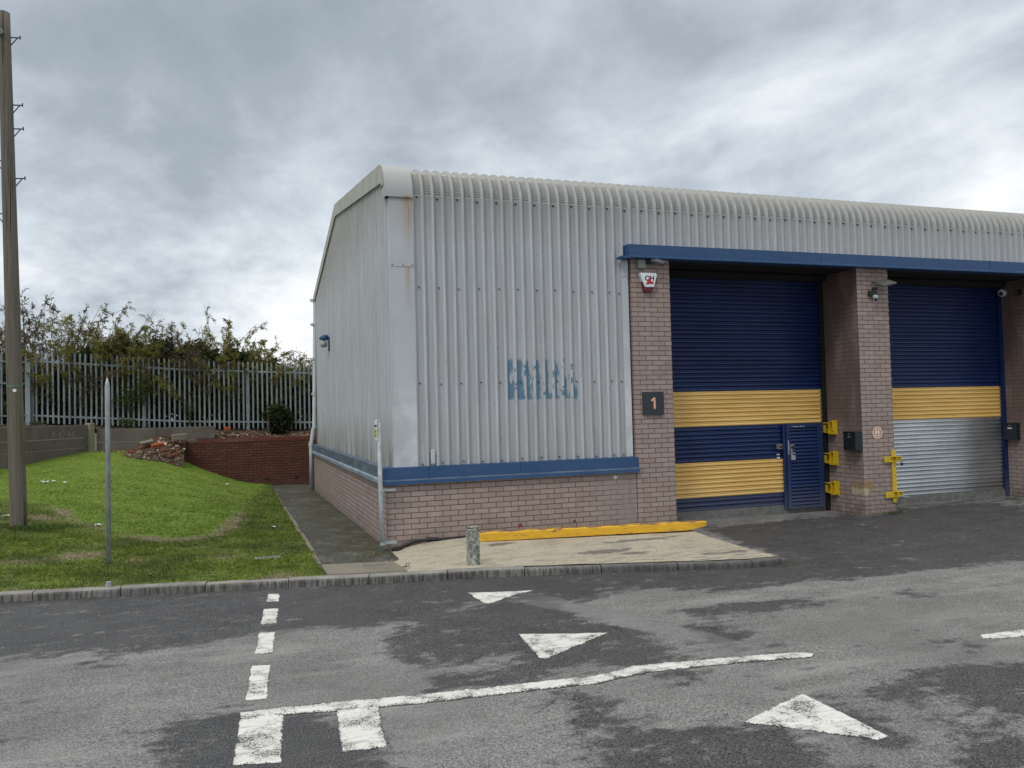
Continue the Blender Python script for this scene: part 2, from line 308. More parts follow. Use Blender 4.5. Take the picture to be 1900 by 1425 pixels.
def asphalt(name,wet=True,moss=False,dark=False):
    t=NT(name); p=t.pos(); agg=t.noise(p,80,3,.85); ag2=t.noise(p,34,4,.75); b=t.noise(p,.9,5,.6)
    vo=t.n('ShaderNodeTexVoronoi',Vector=p,Scale=95.).outputs['Distance']
    dry=t.mix(t.ramp(b,.4,.6),(.235,.232,.225),(.30,.296,.288))
    dry=t.mix(t.ramp(agg,.40,.54,.95,0.),dry,(.045,.044,.042)); dry=t.mix(t.ramp(ag2,.47,.60,0,.55),dry,(.11,.108,.104))
    wt=t.mix(t.ramp(t.noise(p,2,4),.3,.7),(.024,.024,.027),(.046,.046,.048)); wt=t.mix(t.ramp(agg,.48,.57,0,.85),wt,(.135,.133,.13)); wt=t.mix(t.ramp(agg,.45,.36,0,.7),wt,(.008,.008,.009)); wt=t.mix(t.ramp(vo,.32,.22,0,.25),wt,(.02,.02,.021))
    wt=t.mix(t.ramp(t.n('ShaderNodeTexVoronoi',Vector=p,Scale=11.).outputs['Distance'],.05,.03),wt,(.35,.35,.34))
    dry=t.mix(t.ramp(t.noise(t.scl(p,(1,1.8,1)),3.2,6,.7),.50,.66,0,.38),dry,(.10,.098,.095)); dry=t.mix(t.ramp(t.noise(t.scl(p,(.6,2.2,1),(7,3,0)),1.3,5,.6),.52,.68,0,.35),dry,(.34,.335,.325))
    wt=t.mix(t.ramp(t.noise(p,2.7,6,.7),.5,.68,0,.5),wt,(.030,.030,.032))
    if wet:
        a=t.attr('wet')
        d1=t.math('SUBTRACT',t.noise(t.scl(p,(.8,1.7,1)),3.0,8,.68),.5); d2=t.math('SUBTRACT',t.noise(p,11,4,.6),.5)
        w=t.math('ADD',a,t.math('ADD',t.math('MULTIPLY',d1,2.9),t.math('MULTIPLY',d2,1.3)))
        w=t.ramp(w,.34,.76)
    elif moss: w=t.ramp(t.noise(p,1.4,5),.4,.6,.35,1.)
    else: w=1.
    k=t.mix(w,dry,wt)
    if moss:
        x,y,z=t.sep(p); mm=t.math('MULTIPLY',t.ramp(t.noise(p,3,6,.65),.34,.52),t.ramp(x,-.95,-.2,.6,1.)); k=t.mix(t.math('MULTIPLY',mm,.9),k,(.055,.055,.02))
        k=t.mix(t.math('MULTIPLY',t.ramp(t.noise(p,14,4,.7),.5,.62),.7),k,(.028,.022,.012))
    if wet:
        x,y,z=t.sep(p); wn=t.math('MULTIPLY',t.math('SUBTRACT',t.noise(p,1.5,5,.6),.5),.5)
        dd=t.math('ADD',t.math('ADD',t.math('MULTIPLY',t.math('SUBTRACT',x,1.55),.93),t.math('MULTIPLY',t.math('ADD',y,4.6),.37)),wn)
        st=t.math('MULTIPLY',t.ramp(t.math('ABSOLUTE',dd),.17,.13),t.math('MULTIPLY',t.ramp(y,-5.9,-5.6),t.ramp(y,-2.8,-3.2))); k=t.mix(t.math('MULTIPLY',st,.4),k,(.19,.192,.195))
        ck=t.n('ShaderNodeTexVoronoi',{'feature':'DISTANCE_TO_EDGE'},Vector=t.comb(t.math('ADD',x,wn),t.math('ADD',y,t.math('MULTIPLY',wn,1.3)),0.),Scale=.42).outputs['Distance']
        k=t.mix(t.math('MULTIPLY',t.ramp(ck,.004,.002),t.ramp(t.noise(p,1.1,3),.57,.62,0,.5)),k,(.012,.012,.012))
    tr=t.noise(t.scl(p,(.35,7,1)),1.5,5,.6)
    k=t.mix(t.ramp(tr,.6,.75,0,.25),k,(.14,.135,.13))
    h=t.math('ADD',agg,t.math('MULTIPLY',ag2,.8))
    return t.out(k,t.ramp(w,0.,1.,.92,.62),t.bump(h,.6,.006),spec=.3)
M['road']=asphalt('asphalt'); M['path']=asphalt('mossy_asphalt',False,True)
def paint_mat():
    t=NT('road_paint'); p=t.pos(); f=t.noise(p,75,4,.72); m=t.noise(p,6,5,.6); st=t.noise(t.scl(p,(3,26,1)),1.4,4)
    k=t.mix(t.ramp(st,.35,.65),(.60,.595,.55),(.70,.695,.655)); k=t.mix(t.ramp(m,.45,.62,0,.5),k,(.36,.355,.33)); sc=t.noise(t.scl(p,(2.2,14,1),(4,2,0)),2.,5,.65); k=t.mix(t.ramp(sc,.55,.66,0,.6),k,(.20,.195,.185))
    hole=t.math('ADD',f,t.math('MULTIPLY',t.math('SUBTRACT',m,.5),.7)); hole=t.math('SUBTRACT',hole,t.math('MULTIPLY',t.attr('edge'),-.16))
    w=t.ramp(hole,.575,.62); k=t.mix(w,k,(.055,.055,.055))
    return t.out(k,.75,t.bump(st,.4,.004))
M['paint']=paint_mat()
def grass_mat(name,blade=False):
    t=NT(name); p=t.pos(); x,y,z=t.sep(p)
    mound=t.attr('mound'); wear=t.attr('wear')
    n=t.noise(p,2.2,6,.65); f=t.noise(p,30,5,.7); g=t.noise(p,.8,4)
    lawn=t.mix(t.ramp(n,.3,.7),(.125,.20,.026),(.185,.265,.042)); verge=t.mix(t.ramp(n,.35,.62),(.085,.13,.02),(.19,.235,.04))
    verge=t.mix(t.ramp(g,.47,.6,0,.6),verge,(.10,.11,.05)); verge=t.mix(t.ramp(t.noise(p,5,5,.7),.54,.66,0,.55),verge,(.13,.115,.06))
    k=t.mix(mound,verge,lawn)
    k=t.mix(t.ramp(f,.45,.62,0,.6),k,(.03,.055,.009))
    k=t.mix(t.ramp(t.noise(t.scl(p,(1,2.2,1)),1.1,5,.65),.48,.60,0,.5),k,(.16,.215,.045))
    wn=t.math('ADD',wear,t.math('MULTIPLY',t.math('SUBTRACT',t.noise(t.scl(p,(1,1.6,1)),4,6,.7),.5),1.3))
    wn=t.ramp(wn,.34,.55); soil=t.mix(t.ramp(t.noise(p,22,4,.7),.35,.65),(.06,.045,.028),(.30,.245,.155))
    k=t.mix(t.math('MULTIPLY',wn,.35 if blade else .9),k,soil)
    if not blade:
        v=t.n('ShaderNodeTexVoronoi',Vector=p,Scale=9.).outputs['Distance']
        k=t.mix(t.math('MULTIPLY',t.math('LESS_THAN',v,.055),t.math('SUBTRACT',1.,mound)),k,(.45,.42,.33))
    t.b.inputs['Subsurface Weight'].default_value=0
    return t.out(k,.8,None if blade else t.bump(f,.8,.02),spec=.15)
M['lawn']=grass_mat('lawn_turf'); M['blade']=grass_mat('grass_blades',True)
def soil_mat():
    t=NT('rubble_soil'); p=t.pos(); k=t.mix(t.ramp(t.noise(p,9,6,.7),.35,.65),(.035,.024,.017),(.10,.07,.048)); k=t.mix(t.ramp(t.noise(p,40,4,.7),.6,.7),k,(.30,.22,.16))
    return t.out(k,.95,t.bump(t.noise(p,25,5,.7),1.,.03))
M['soil']=soil_mat()
M['ground']=simple('rough_ground',(.05,.055,.03),.95,0,.3,1)
def wood_mat():
    t=NT('weathered_pole_wood'); p=t.pos(); x,y,z=t.sep(p)
    g=t.noise(t.scl(p,(16,16,.35)),2.2,6,.7); cr=t.noise(t.scl(p,(13,13,.16),(3,1,2)),2.3,4,.6)
    k=t.mix(t.ramp(g,.3,.7),(.105,.092,.076),(.20,.178,.148)); k=t.mix(t.ramp(cr,.60,.66,0,.9),k,(.025,.02,.016)); k=t.mix(t.ramp(t.noise(t.scl(p,(3,3,.5)),1,4),.5,.7,0,.5),k,(.14,.135,.075))
    base=t.math('MULTIPLY',t.ramp(z,.75,.3),t.ramp(t.noise(t.scl(p,(9,9,1.)),1.4,4),.5,.62)); k=t.mix(base,k,(.03,.025,.022))
    return t.out(k,.9,t.bump(t.math('SUBTRACT',g,cr),.6,.012),spec=.2)
M['wood']=wood_mat()
def leaf_mat(name,a,b,c):
    t=NT(name); r=t.attr('tint'); k=t.mix(t.ramp(r,0.,.6),a,b); k=t.mix(t.ramp(r,.8,1.),k,c)
    m=t.out(k,.6,spec=.25)
    tr=t.n('ShaderNodeBsdfTranslucent',Color=k); mx=t.n('ShaderNodeMixShader',i0=.4,i1=t.b.outputs[0],i2=tr.outputs[0])
    t.L.new(mx.outputs[0],t.N['Material Output'].inputs[0]); return m
M['leafolive']=leaf_mat('olive_leaves',(.09,.092,.022),(.24,.225,.06),(.32,.25,.09))
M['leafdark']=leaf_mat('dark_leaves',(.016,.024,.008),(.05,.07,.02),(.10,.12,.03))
M['leafdry']=leaf_mat('dry_seedheads',(.07,.052,.035),(.16,.12,.08),(.22,.17,.11))
M['leafgreen']=leaf_mat('climber_leaves',(.04,.07,.015),(.09,.15,.035),(.15,.2,.06))
M['twig']=simple('twigs',(.075,.055,.038),.9,0,.3,9)
M['rub']=None
def rubble_mat():
    t=NT('rubble_chips'); r=t.attr('tint'); k=t.mix(t.ramp(r,0,.35),(.045,.03,.02),(.14,.06,.035)); k=t.mix(t.ramp(r,.6,.75),k,(.22,.17,.125)); k=t.mix(t.ramp(r,.90,.96),k,(.50,.44,.35))
    return t.out(k,.9,spec=.2)
M['rub']=rubble_mat()
M['orangebrick']=simple('orange_brick',(.33,.075,.03),.85,0,.2,14)
M['paper']=simple('litter_white',(.62,.62,.60),.7,0,.1,9)

# ------------------------------------------------------------------ world, sun
W=bpy.data.worlds.new('World'); SC.world=W; W.use_nodes=True; wt=W.node_tree
bg=wt.nodes['Background']
SUN_EL=math.radians(52); SUN_AZ=math.radians(226)     # compass-like: direction the light comes from, measured from +Y clockwise
def build_world():
    t=NT.__new__(NT); t.t=wt; t.N=wt.nodes; t.L=wt.links
    sky=t.n('ShaderNodeTexSky',{'sky_type':'NISHITA','sun_disc':False,'sun_elevation':SUN_EL,'sun_rotation':SUN_AZ,'altitude':50,'air_density':1.2,'dust_density':2.0})
    tc=t.n('ShaderNodeTexCoord').outputs['Generated']
    v=t.n('ShaderNodeVectorMath',{'operation':'NORMALIZE'},i0=tc).outputs[0]
    x,y,z=t.sep(v); zc=t.math('MAXIMUM',z,.0); inv=t.math('DIVIDE',1.,t.math('ADD',zc,.30))
    P=t.comb(t.math('MULTIPLY',x,inv),t.math('MULTIPLY',y,inv),0.)
    # rotate so streaks run as in the sky seen above the unit
    Pm=t.n('ShaderNodeMapping',Vector=P,Rotation=(0,0,.75),Scale=(1.,.8,1.),Location=(1.7,3.1,0)).outputs[0]
    n1=t.noise(Pm,1.25,7,.5,.35); n2=t.noise(Pm,3.6,8,.6,.3); n3=t.noise(t.scl(Pm,(1,1,1),(5,2,0)),.4,3,.5)
    d=t.math('SUBTRACT',t.math('ADD',t.math('MULTIPLY',n1,.85),t.math('ADD',t.math('MULTIPLY',n2,.30),t.math('MULTIPLY',n3,.30))),.185)
    # brightening towards the horizon (thinner cloud, low light) and to the left of the view
    az=t.math('ADD',t.math('MULTIPLY',x,-.75),t.math('MULTIPLY',y,.66))
    hor=t.ramp(z,.42,.02); glow=t.math('MULTIPLY',hor,t.ramp(az,.1,1.,.45,1.))
    d=t.math('ADD',d,t.math('ADD',t.math('MULTIPLY',glow,.19),t.math('MULTIPLY',t.math('SUBTRACT',t.noise(t.scl(Pm,(1,1,1),(9,4,0)),5.5,6,.65),.5),t.math('MULTIPLY',glow,.42))))
    cr=wt.nodes.new('ShaderNodeValToRGB'); e=cr.color_ramp.elements
    e[0].position=.41; e[0].color=(.275,.318,.355,1); e[1].position=.80; e[1].color=(.90,.90,.88,1)
    for pz,cc in ((.48,(.32,.365,.41,1)),(.545,(.42,.47,.525,1)),(.61,(.55,.60,.65,1)),(.69,(.73,.76,.785,1))):
        k=e.new(pz); k.color=cc
    t.set(cr.inputs[0],d)
    cl=t.mix(1.,cr.outputs[0],(CLOUD,)*3,'MULTIPLY')
    # bank of cloud behind the viewer is brighter (it lights the front of the unit)
    back=t.ramp(y,.2,-.9,1.,BACK); cl=t.mix(1.,cl,t.comb(back,back,back),'MULTIPLY')
    cl=t.mix(t.ramp(z,.58,.92),cl,(14.,13.9,13.6))   # zenith boost added above the frame to light the ground
    col=t.mix(.96,sky.outputs[0],cl)
    t.set(bg.inputs[0],col); bg.inputs[1].default_value=.1
CLOUD=11.; BACK=1.1
build_world()
sl=bpy.data.lights.new('sun','SUN'); sl.energy=.85; sl.angle=math.radians(13); sl.color=(1,.965,.92)
so=bpy.data.objects.new('sun',sl); COL.objects.link(so)
sd=Vector((math.sin(SUN_AZ)*math.cos(SUN_EL),math.cos(SUN_AZ)*math.cos(SUN_EL),math.sin(SUN_EL)))
so.rotation_euler=sd.to_track_quat('Z','Y').to_euler()
SC.view_settings.view_transform='Standard'; SC.view_settings.look='None'; SC.view_settings.exposure=.22; SC.view_settings.gamma=1

# ------------------------------------------------------------------ terrain
RZ=-.12
def roadz(X,Y):
    t=np.clip((Y+3.2)/2.6,0,1)*np.clip((X-4.0)/.8,0,1); t=t*t*(3-2*t)
    return RZ+t*.045+.006*np.sin(X*1.3)*np.cos(Y*1.1)
def inpoly(X,Y,poly):
    r=np.zeros(X.shape,bool); n=len(poly)
    for i in range(n):
        x0,y0=poly[i];x1,y1=poly[(i+1)%n]
        c=((y0>Y)!=(y1>Y))&(X<(x1-x0)*(Y-y0)/((y1-y0)+1e-12)+x0); r^=c
    return r
def blur(A,k):
    for _ in range(k):
        B=np.pad(A,1,mode='edge'); A=(B[1:-1,1:-1]*2+B[:-2,1:-1]+B[2:,1:-1]+B[1:-1,:-2]+B[1:-1,2:])/6
    return A
WET=[[(-60,1112),(529,1085),(860,1062),(1450,1040),(1300,985),(1600,955),(1960,915),(1960,1035),(1760,1052),(1600,1075),(1480,1082),(1360,1100),(1190,1090),(1130,1100),(1090,1120),(960,1105),(830,1118),(905,1140),(880,1152),(780,1150),(700,1160),(560,1165),(400,1190),(330,1205),(-60,1222)],
 [(820,1120),(1010,1105),(1105,1150),(1240,1188),(1265,1235),(1180,1252),(1090,1215),(1000,1255),(930,1205),(880,1222),(760,1232),(705,1188),(760,1165)],
 [(300,1340),(420,1322),(600,1322),(700,1350),(735,1385),(745,1425),(650,1500),(260,1500)],
 [(1030,1290),(1095,1275),(1130,1320),(1170,1345),(1290,1345),(1400,1342),(1500,1362),(1530,1500),(1060,1500),(1085,1390)],
 [(1700,1262),(1780,1235),(1960,1228),(1960,1340),(1900,1330),(1830,1300),(1740,1300)],[(1760,1350),(1960,1372),(1960,1500),(1850,1500),(1790,1420)],
 [(1230,1132),(1360,1118),(1440,1112),(1560,1110),(1520,1122),(1400,1140),(1270,1142)],[(1330,1165),(1390,1185),(1330,1200),(1250,1150)],
 [(1690,1192),(1800,1185),(1870,1196),(1800,1204)],[(1640,1100),(1760,1096),(1700,1110)],[(1640,1252),(1700,1290),(1650,1300),(1600,1270)],
 [(1500,1290),(1600,1330),(1680,1390),(1660,1400),(1560,1345)],[(1240,1240),(1300,1245),(1290,1265),(1230,1268)],[(690,1240),(620,1255),(580,1262),(660,1240)],[(120,1225),(210,1222),(240,1235),(150,1243)],
 [(930,1235),(1090,1210),(1110,1225),(940,1262),(760,1290),(770,1270)]]
DAMP=[[(790,1150),(1100,1180),(1120,1260),(760,1300)],[(1300,1140),(1500,1180),(1480,1240),(1250,1230)],[(1500,1290),(1900,1200),(1960,1500),(1500,1500)]]
xs=np.concatenate([np.arange(-14,-6,.5),np.arange(-6,9,.055),np.arange(9,15,.15),np.arange(15,32,1.)])
ys=np.concatenate([np.arange(-40,-12,2.),np.arange(-12,-8.,.25),np.arange(-8.,-1.5,.055),np.arange(-1.5,1.6,.12)])
V,F=grid(xs,ys,roadz); X=V[:,0].reshape(len(ys),len(xs)); Y=V[:,1].reshape(X.shape)
wet=np.zeros(X.shape)
for pl in DAMP: wet=np.maximum(wet,.32*inpoly(X,Y,[gpt(a,b,RZ) for a,b in pl]))
for pl in WET: wet=np.maximum(wet,1.*inpoly(X,Y,[gpt(a,b,RZ) for a,b in pl]))
far=(Y<-8.3)|(X<-6.2)|(X>11); wet[far]=.45
wet=blur(wet,14)
road=npmesh('road',V,F,M['road'],smooth=True,attrs={'wet':wet.ravel()}); tag(road,kind='structure')
g=MB(); g.add([(-400,-400,-.4),(400,-400,-.4),(400,400,-.4),(-400,400,-.4)],[(0,1,2,3)]); tag(g.build('ground',M['ground']),kind='structure')

# kerb line (front edge, on the road)
KB=[(-9.0,-.45),(-6.2,-.62),(-4.41,-.84),(-3.6,-1.0),(-2.49,-1.22),(-1.44,-1.43),(-.43,-1.68),(.57,-1.83),(1.48,-2.05),(2.4,-2.33),(3.3,-2.62),(3.9,-2.78),(4.22,-2.80),(4.40,-2.70),(4.47,-2.52)]
KX=np.array([k[0] for k in KB[:13]]);KY=np.array([k[1] for k in KB[:13]])
def kerby(x): return np.interp(x,KX,KY)
def kerb_build():
    P=[Vector((a,b,0)) for a,b in KB]; m=MB(); L=[0]
    for i in range(len(P)-1): L.append(L[-1]+(P[i+1]-P[i]).length)
    def at(s):
        i=max(0,min(len(P)-2,int(np.searchsorted(L,s))-1)); f=(s-L[i])/(L[i+1]-L[i]); p=P[i].lerp(P[i+1],f); d=(P[i+1]-P[i]).normalized(); return p,Vector((-d.y,d.x,0))
    s=.35; rr=random.Random(3)
    prof=[(0,-.2),(.004,-.055),(.012,-.034),(.03,-.022),(.125,-.02),(.125,-.2)]
    while s<L[-1]-.05:
        e=min(s+.915,L[-1]); dz=rr.uniform(-.007,.005); dn=rr.uniform(-.006,.006); n=6 if e-s>.5 else 3
        dz-= .012 if s>9.5 else 0
        rows=[]
        for k in range(n+1):
            q=s+.006+(e-s-.012)*k/n; p,nn=at(q); 
            rows.append([(p+nn*(a+dn+rr.uniform(-.002,.002))+Vector((0,0,z+dz+rr.uniform(-.002,.002)))) for a,z in prof])
        vs=[v for r in rows for v in r]; np_=len(prof)
        fs=[(i*np_+j,i*np_+j+1,(i+1)*np_+j+1,(i+1)*np_+j) for i in range(n) for j in range(np_-1)]+[tuple(range(np_)),tuple(range(n*np_,(n+1)*np_))]
        m.add(vs,fs); s=e
    tag(m.build('kerb',M['kerb'],smooth=False),kind='structure')
kerb_build()

# lawn heights (thin plate spline through surveyed points)
def h3(x,y,z): p=hit(x,y,2,z); return (p.x,p.y,z)
def y3(x,y,Y): p=hit(x,y,1,Y); return (p.x,p.y,p.z)
A0=(-5.46,12.7); A1=(-6.51,10.45); A2=(-7.6,8.1)
CT=[h3(-60,1103,-.02),h3(0,1099,-.02),h3(150,1090,-.02),h3(348,1080,-.02),h3(529,1070,-.02),(-.98,-1.4,-.02),
 h3(202,1045,.0),h3(100,1040,.03),h3(0,1040,.06),h3(300,1040,0),h3(450,1040,0),h3(560,1040,0),
 h3(36,980,.2),h3(-60,985,.28),h3(0,985,.24),h3(120,980,.12),h3(200,985,.07),h3(300,1003,.03),h3(400,990,.02),h3(440,965,.02),h3(475,930,.02),(-.98,9,-.04),(-.98,5,-.03),(-.98,2,-.0),(-.98,12.7,-.08),
 y3(343,855,12.7),y3(400,880,12.7),y3(440,892,12.7),y3(460,894,12.7),y3(300,850,12.7),y3(260,838,12.7),(-5.46,12.7,1.07),(-6.51,10.45,.87),(-7.6,8.1,.72),(-9,6,.6),(-4.6,8.2,.52),(-3.4,6.6,.30),(-3.2,9.5,.45),(-2.3,10.5,.2),(-5.6,7.5,.5)]
CT=np.array(CT)
def tps_fit(P):
    n=len(P); d=np.linalg.norm(P[:,None,:2]-P[None,:,:2],axis=2); K=np.where(d>0,d*d*np.log(d+1e-12),0)+np.eye(n)*.15
    A=np.zeros((n+3,n+3)); A[:n,:n]=K; A[:n,n]=1;A[:n,n+1:]=P[:,:2];A[n,:n]=1;A[n+1:,:n]=P[:,:2].T
    return np.linalg.solve(A,np.concatenate([P[:,2],np.zeros(3)]))
TW=tps_fit(CT)
def lawnz(X,Y):
    s=X.shape; X=X.ravel();Y=Y.ravel(); o=TW[-3]+TW[-2]*X+TW[-1]*Y
    for i in range(len(CT)):
        d2=(X-CT[i,0])**2+(Y-CT[i,1])**2; o=o+TW[i]*.5*d2*np.log(d2+1e-12)
    return o.reshape(s)
TOE=[gpt(a,b,z) for a,b,z in [(-120,930,.25),(0,948,.22),(45,950,.2),(90,955,.15),(140,972,.1),(200,985,.07),(250,998,.04),(300,1003,.03),(350,1001,.02),(400,992,.02),(430,975,.02),(445,955,.02),(470,925,.0),(490,903,-.04)]]
TOEW=[.2,.3,.6,.75,.85,.5,.8,1.2,1.35,1.45,1.2,.55,.2,.1]
def toe_d(X,Y):
    D=np.full(X.shape,1e9); Wt=np.zeros(X.shape); side=np.zeros(X.shape)
    for i in range(len(TOE)-1):
        (ax,ay),(bx,by)=TOE[i],TOE[i+1]; vx,vy=bx-ax,by-ay; t=np.clip(((X-ax)*vx+(Y-ay)*vy)/(vx*vx+vy*vy),0,1)
        d=np.hypot(X-ax-t*vx,Y-ay-t*vy); m=d<D; D=np.where(m,d,D); Wt=np.where(m,TOEW[i]*(1-t)+TOEW[i+1]*t,Wt); side=np.where(m,vx*(Y-ay)-vy*(X-ax),side)
    return D,Wt,side
def wallend(X):
    return np.where(X>-5.46,12.72,np.interp(X,[-9,-7.6,-6.51,-5.46],[5.2,8.1,10.45,12.7]))
def lawn_attr(X,Y):
    D,Wt,side=toe_d(X,Y); mound=np.clip(.5+np.sign(side)*D/.25,0,1)
    wear=Wt*np.clip(1-D/.34,0,1)*(.75+.35*np.sin(X*3.3+Y*2.1)*np.sin(Y*4.3-X))
    for px,py,r,a in ((150,1035,.5,.75),(240,1040,.4,.5),(30,1050,.5,.5),(420,1035,.6,.45),(80,985,.5,.6),(520,1066,.4,.6),(420,1078,.35,.45),(200,1080,.3,.5),(300,1092,.3,.5),(20,1090,.4,.4),(380,1020,.4,.4)):
        c=gpt(px,py,.0); d=np.hypot((X-c[0])/1.3,Y-c[1]); wear=np.maximum(wear,a*1.25*np.clip(1-d/r,0,1))
    ed=np.clip(1-(Y-kerby(X)-.1)/.22,0,1)*.35; wear=np.maximum(wear,ed)
    return mound,wear
nu,nv=190,230
U=np.linspace(-8.8,-.985,nu); T=np.linspace(0,1,nv)**1.25
X=np.repeat(U[None,:],nv,0); y0=kerby(U)+.118; y1=wallend(U); Y=y0[None,:]+(y1-y0)[None,:]*T[:,None]
Z=lawnz(X,Y)+.012*np.sin(X*5+Y*3)*np.sin(Y*4.1); ke=np.clip((Y-y0[None,:])/.35,0,1); Z=np.where(ke<1,(-.024)*(1-ke)+Z*ke,Z); Z=Z+.006*RNG.standard_normal(Z.shape)*ke
mo,we=lawn_attr(X,Y)
lawn=npmesh('lawn',np.stack([X,Y,Z],-1).reshape(-1,3),gridf(nu,nv),M['lawn'],smooth=True,attrs={'mound':mo.ravel(),'wear':we.ravel()}); tag(lawn,kind='structure')
# grass blades
def blades(n):
    x=RNG.uniform(-8.3,-.99,n*2); y=RNG.uniform(-1.6,12.7,n*2); keep=(y>kerby(x)+.11)&(y<wallend(x)-.02)
    pr=np.clip(1.15-(y+1.5)/13,.25,1); keep&=RNG.random(n*2)<pr; x=x[keep];y=y[keep]
    mo,we=lawn_attr(x,y); k=RNG.random(len(x))>np.clip(we*1.15,0,.88); x,y,mo,we=x[k],y[k],mo[k],we[k]
    z=lawnz(x,y)+.012*np.sin(x*5+y*3)*np.sin(y*4.1); ke=np.clip((y-kerby(x)-.118)/.35,0,1); z=-.024*(1-ke)+z*ke
    n=len(x); a=RNG.uniform(0,2*PI,n); cl=.5+.5*np.sin(x*3.1+1.7*np.sin(y*2.3))*np.sin(y*2.7+x); h=RNG.uniform(.018,.045,n)*(1-.35*mo)*(.7+.6*cl); w=RNG.uniform(.003,.006,n); ln=RNG.uniform(0,.035,n); la=RNG.uniform(0,2*PI,n)
    P=np.stack([x,y,z-.004],-1); dx=np.stack([np.cos(a)*w,np.sin(a)*w,0*a],-1); tip=np.stack([np.cos(la)*ln,np.sin(la)*ln,h],-1)
    V=np.stack([P-dx,P+dx,P+tip],1).reshape(-1,3); F=np.arange(3*n).reshape(n,3)
    o=npmesh('grass',V,F,M['blade'],attrs={'mound':np.repeat(mo,3),'wear':np.repeat(we,3)}); tag(o,'short green turf blades on the mound and roadside verge','grass',kind='stuff')
blades(230000)

# path, edging, slab, pad
def pathz(X,Y): return np.interp(Y,[-1,0,3,8,13],[-.03,-.005,-.02,-.08,-.085])+.004*np.sin(7*X+3*Y)
V,F=grid(np.linspace(-.98,.02,18),np.linspace(-.95,12.75,160),pathz); tag(npmesh('path',V,F,M['path'],smooth=True),kind='structure')
m=MB(); y=-.75; rr=random.Random(5)
while y<9.4:
    z=float(np.interp(y,[-1,0,3,8,13],[-.03,-.005,-.02,-.08,-.085])); a=rr.uniform(-.01,.01)
    m.box(-1.02+a,-.965+a,y,y+.9,z-.1,z+.022+rr.uniform(-.012,.01)); y+=.915
tag(bevel(m.build('path_edging',M['slab'])),kind='structure')
KP=[gpt(a,b,-.0) for a,b in [(690,1042),(758,1061)]]
def padz(X,Y):
    yk=kerby(X)+.12; t=np.clip((Y-yk)/(-yk),0,1); top=np.interp(X,[-.45,0,.15,.3,.6,1.15,4.5],[-.03,-.035,-.03,.02,.06,.088,.085])
    t=t**2.0; return -.024*(1-t)+top*t
nu,nv=110,50; U=np.linspace(-.42,4.33,nu); T=np.linspace(0,1,nv)
X=np.repeat(U[None,:],nv,0); y0=kerby(U)+.118; y1=np.interp(U,[-.42,-.12,0.,.02,4.32],[-.98,-.55,-.25,.05,.05])
Y=y0[None,:]+(y1-y0)[None,:]*T[:,None]; Z=padz(X,Y)+.003*np.sin(9*X)*np.sin(7*Y)
V=np.stack([X,Y,Z],-1).reshape(-1,3); F=gridf(nu,nv)
# skirt on the right side
rt=V.reshape(nv,nu,3)[:,-1]; b=len(V); V=np.concatenate([V,rt+np.array([.03,0,-.16])]); sk=[[ (i+1)*nu-1,(i+2)*nu-1,b+i+1,b+i] for i in range(nv-1)]
tag(npmesh('concrete_pad',V,np.concatenate([F,np.array(sk)]),M['padtop'],smooth=False),kind='structure')
# slab beside the pad
sp=[gpt(596,1047,.0),gpt(728,1041,.0),gpt(742,1048,.0),gpt(760,1062,-.01)]
m=MB(); a,b2,c,d=sp; lo=[(a[0],kerby(a[0])+.12),(a[0],a[1]),(b2[0],b2[1]),(c[0],c[1]),(d[0],kerby(d[0])+.12)]
m.prism(lo,Matrix.Translation((0,0,-.1)),.1); tag(bevel(m.build('kerb_slab',M['slab']),.012),kind='structure')
m=MB(); a=gpt(662,1047,.0); m.box(a[0]+.02,a[0]+.36,a[1]-.19,a[1]-.01,-.02,.006); m.box(a[0]+.04,a[0]+.34,a[1]-.175,a[1]-.025,-.0,.009,1)
o=m.build('access_cover',[M['kerb'],M['slab']]); tag(o,'small worn rectangular cover set in the grey slab by the kerb','cover')
a=gpt(497,1036,.0); m=MB(); m.box(a[0]-.17,a[0]+.17,a[1]-.09,a[1]+.09,-.03,.012)
for k in range(7): m.box(a[0]-.15+k*.045,a[0]-.13+k*.045,a[1]-.075,a[1]+.075,.012,.015,1)
tag(m.build('drain_cover',[M['slab'],M['kerb']]),'small slotted grey cover half buried in the verge grass','drain cover')
m=MB(); p0=gpt(22,964,.22); 
m.prism([(-1.6,0),(0.,0),(-.0,.75),(-1.6,.95)],Matrix.Translation((p0[0],p0[1],.12)),.17); o=bevel(m.build('concrete_block',M['pad']),.01); tag(o,'pale flat concrete block lying in the grass behind the wooden pole','block')

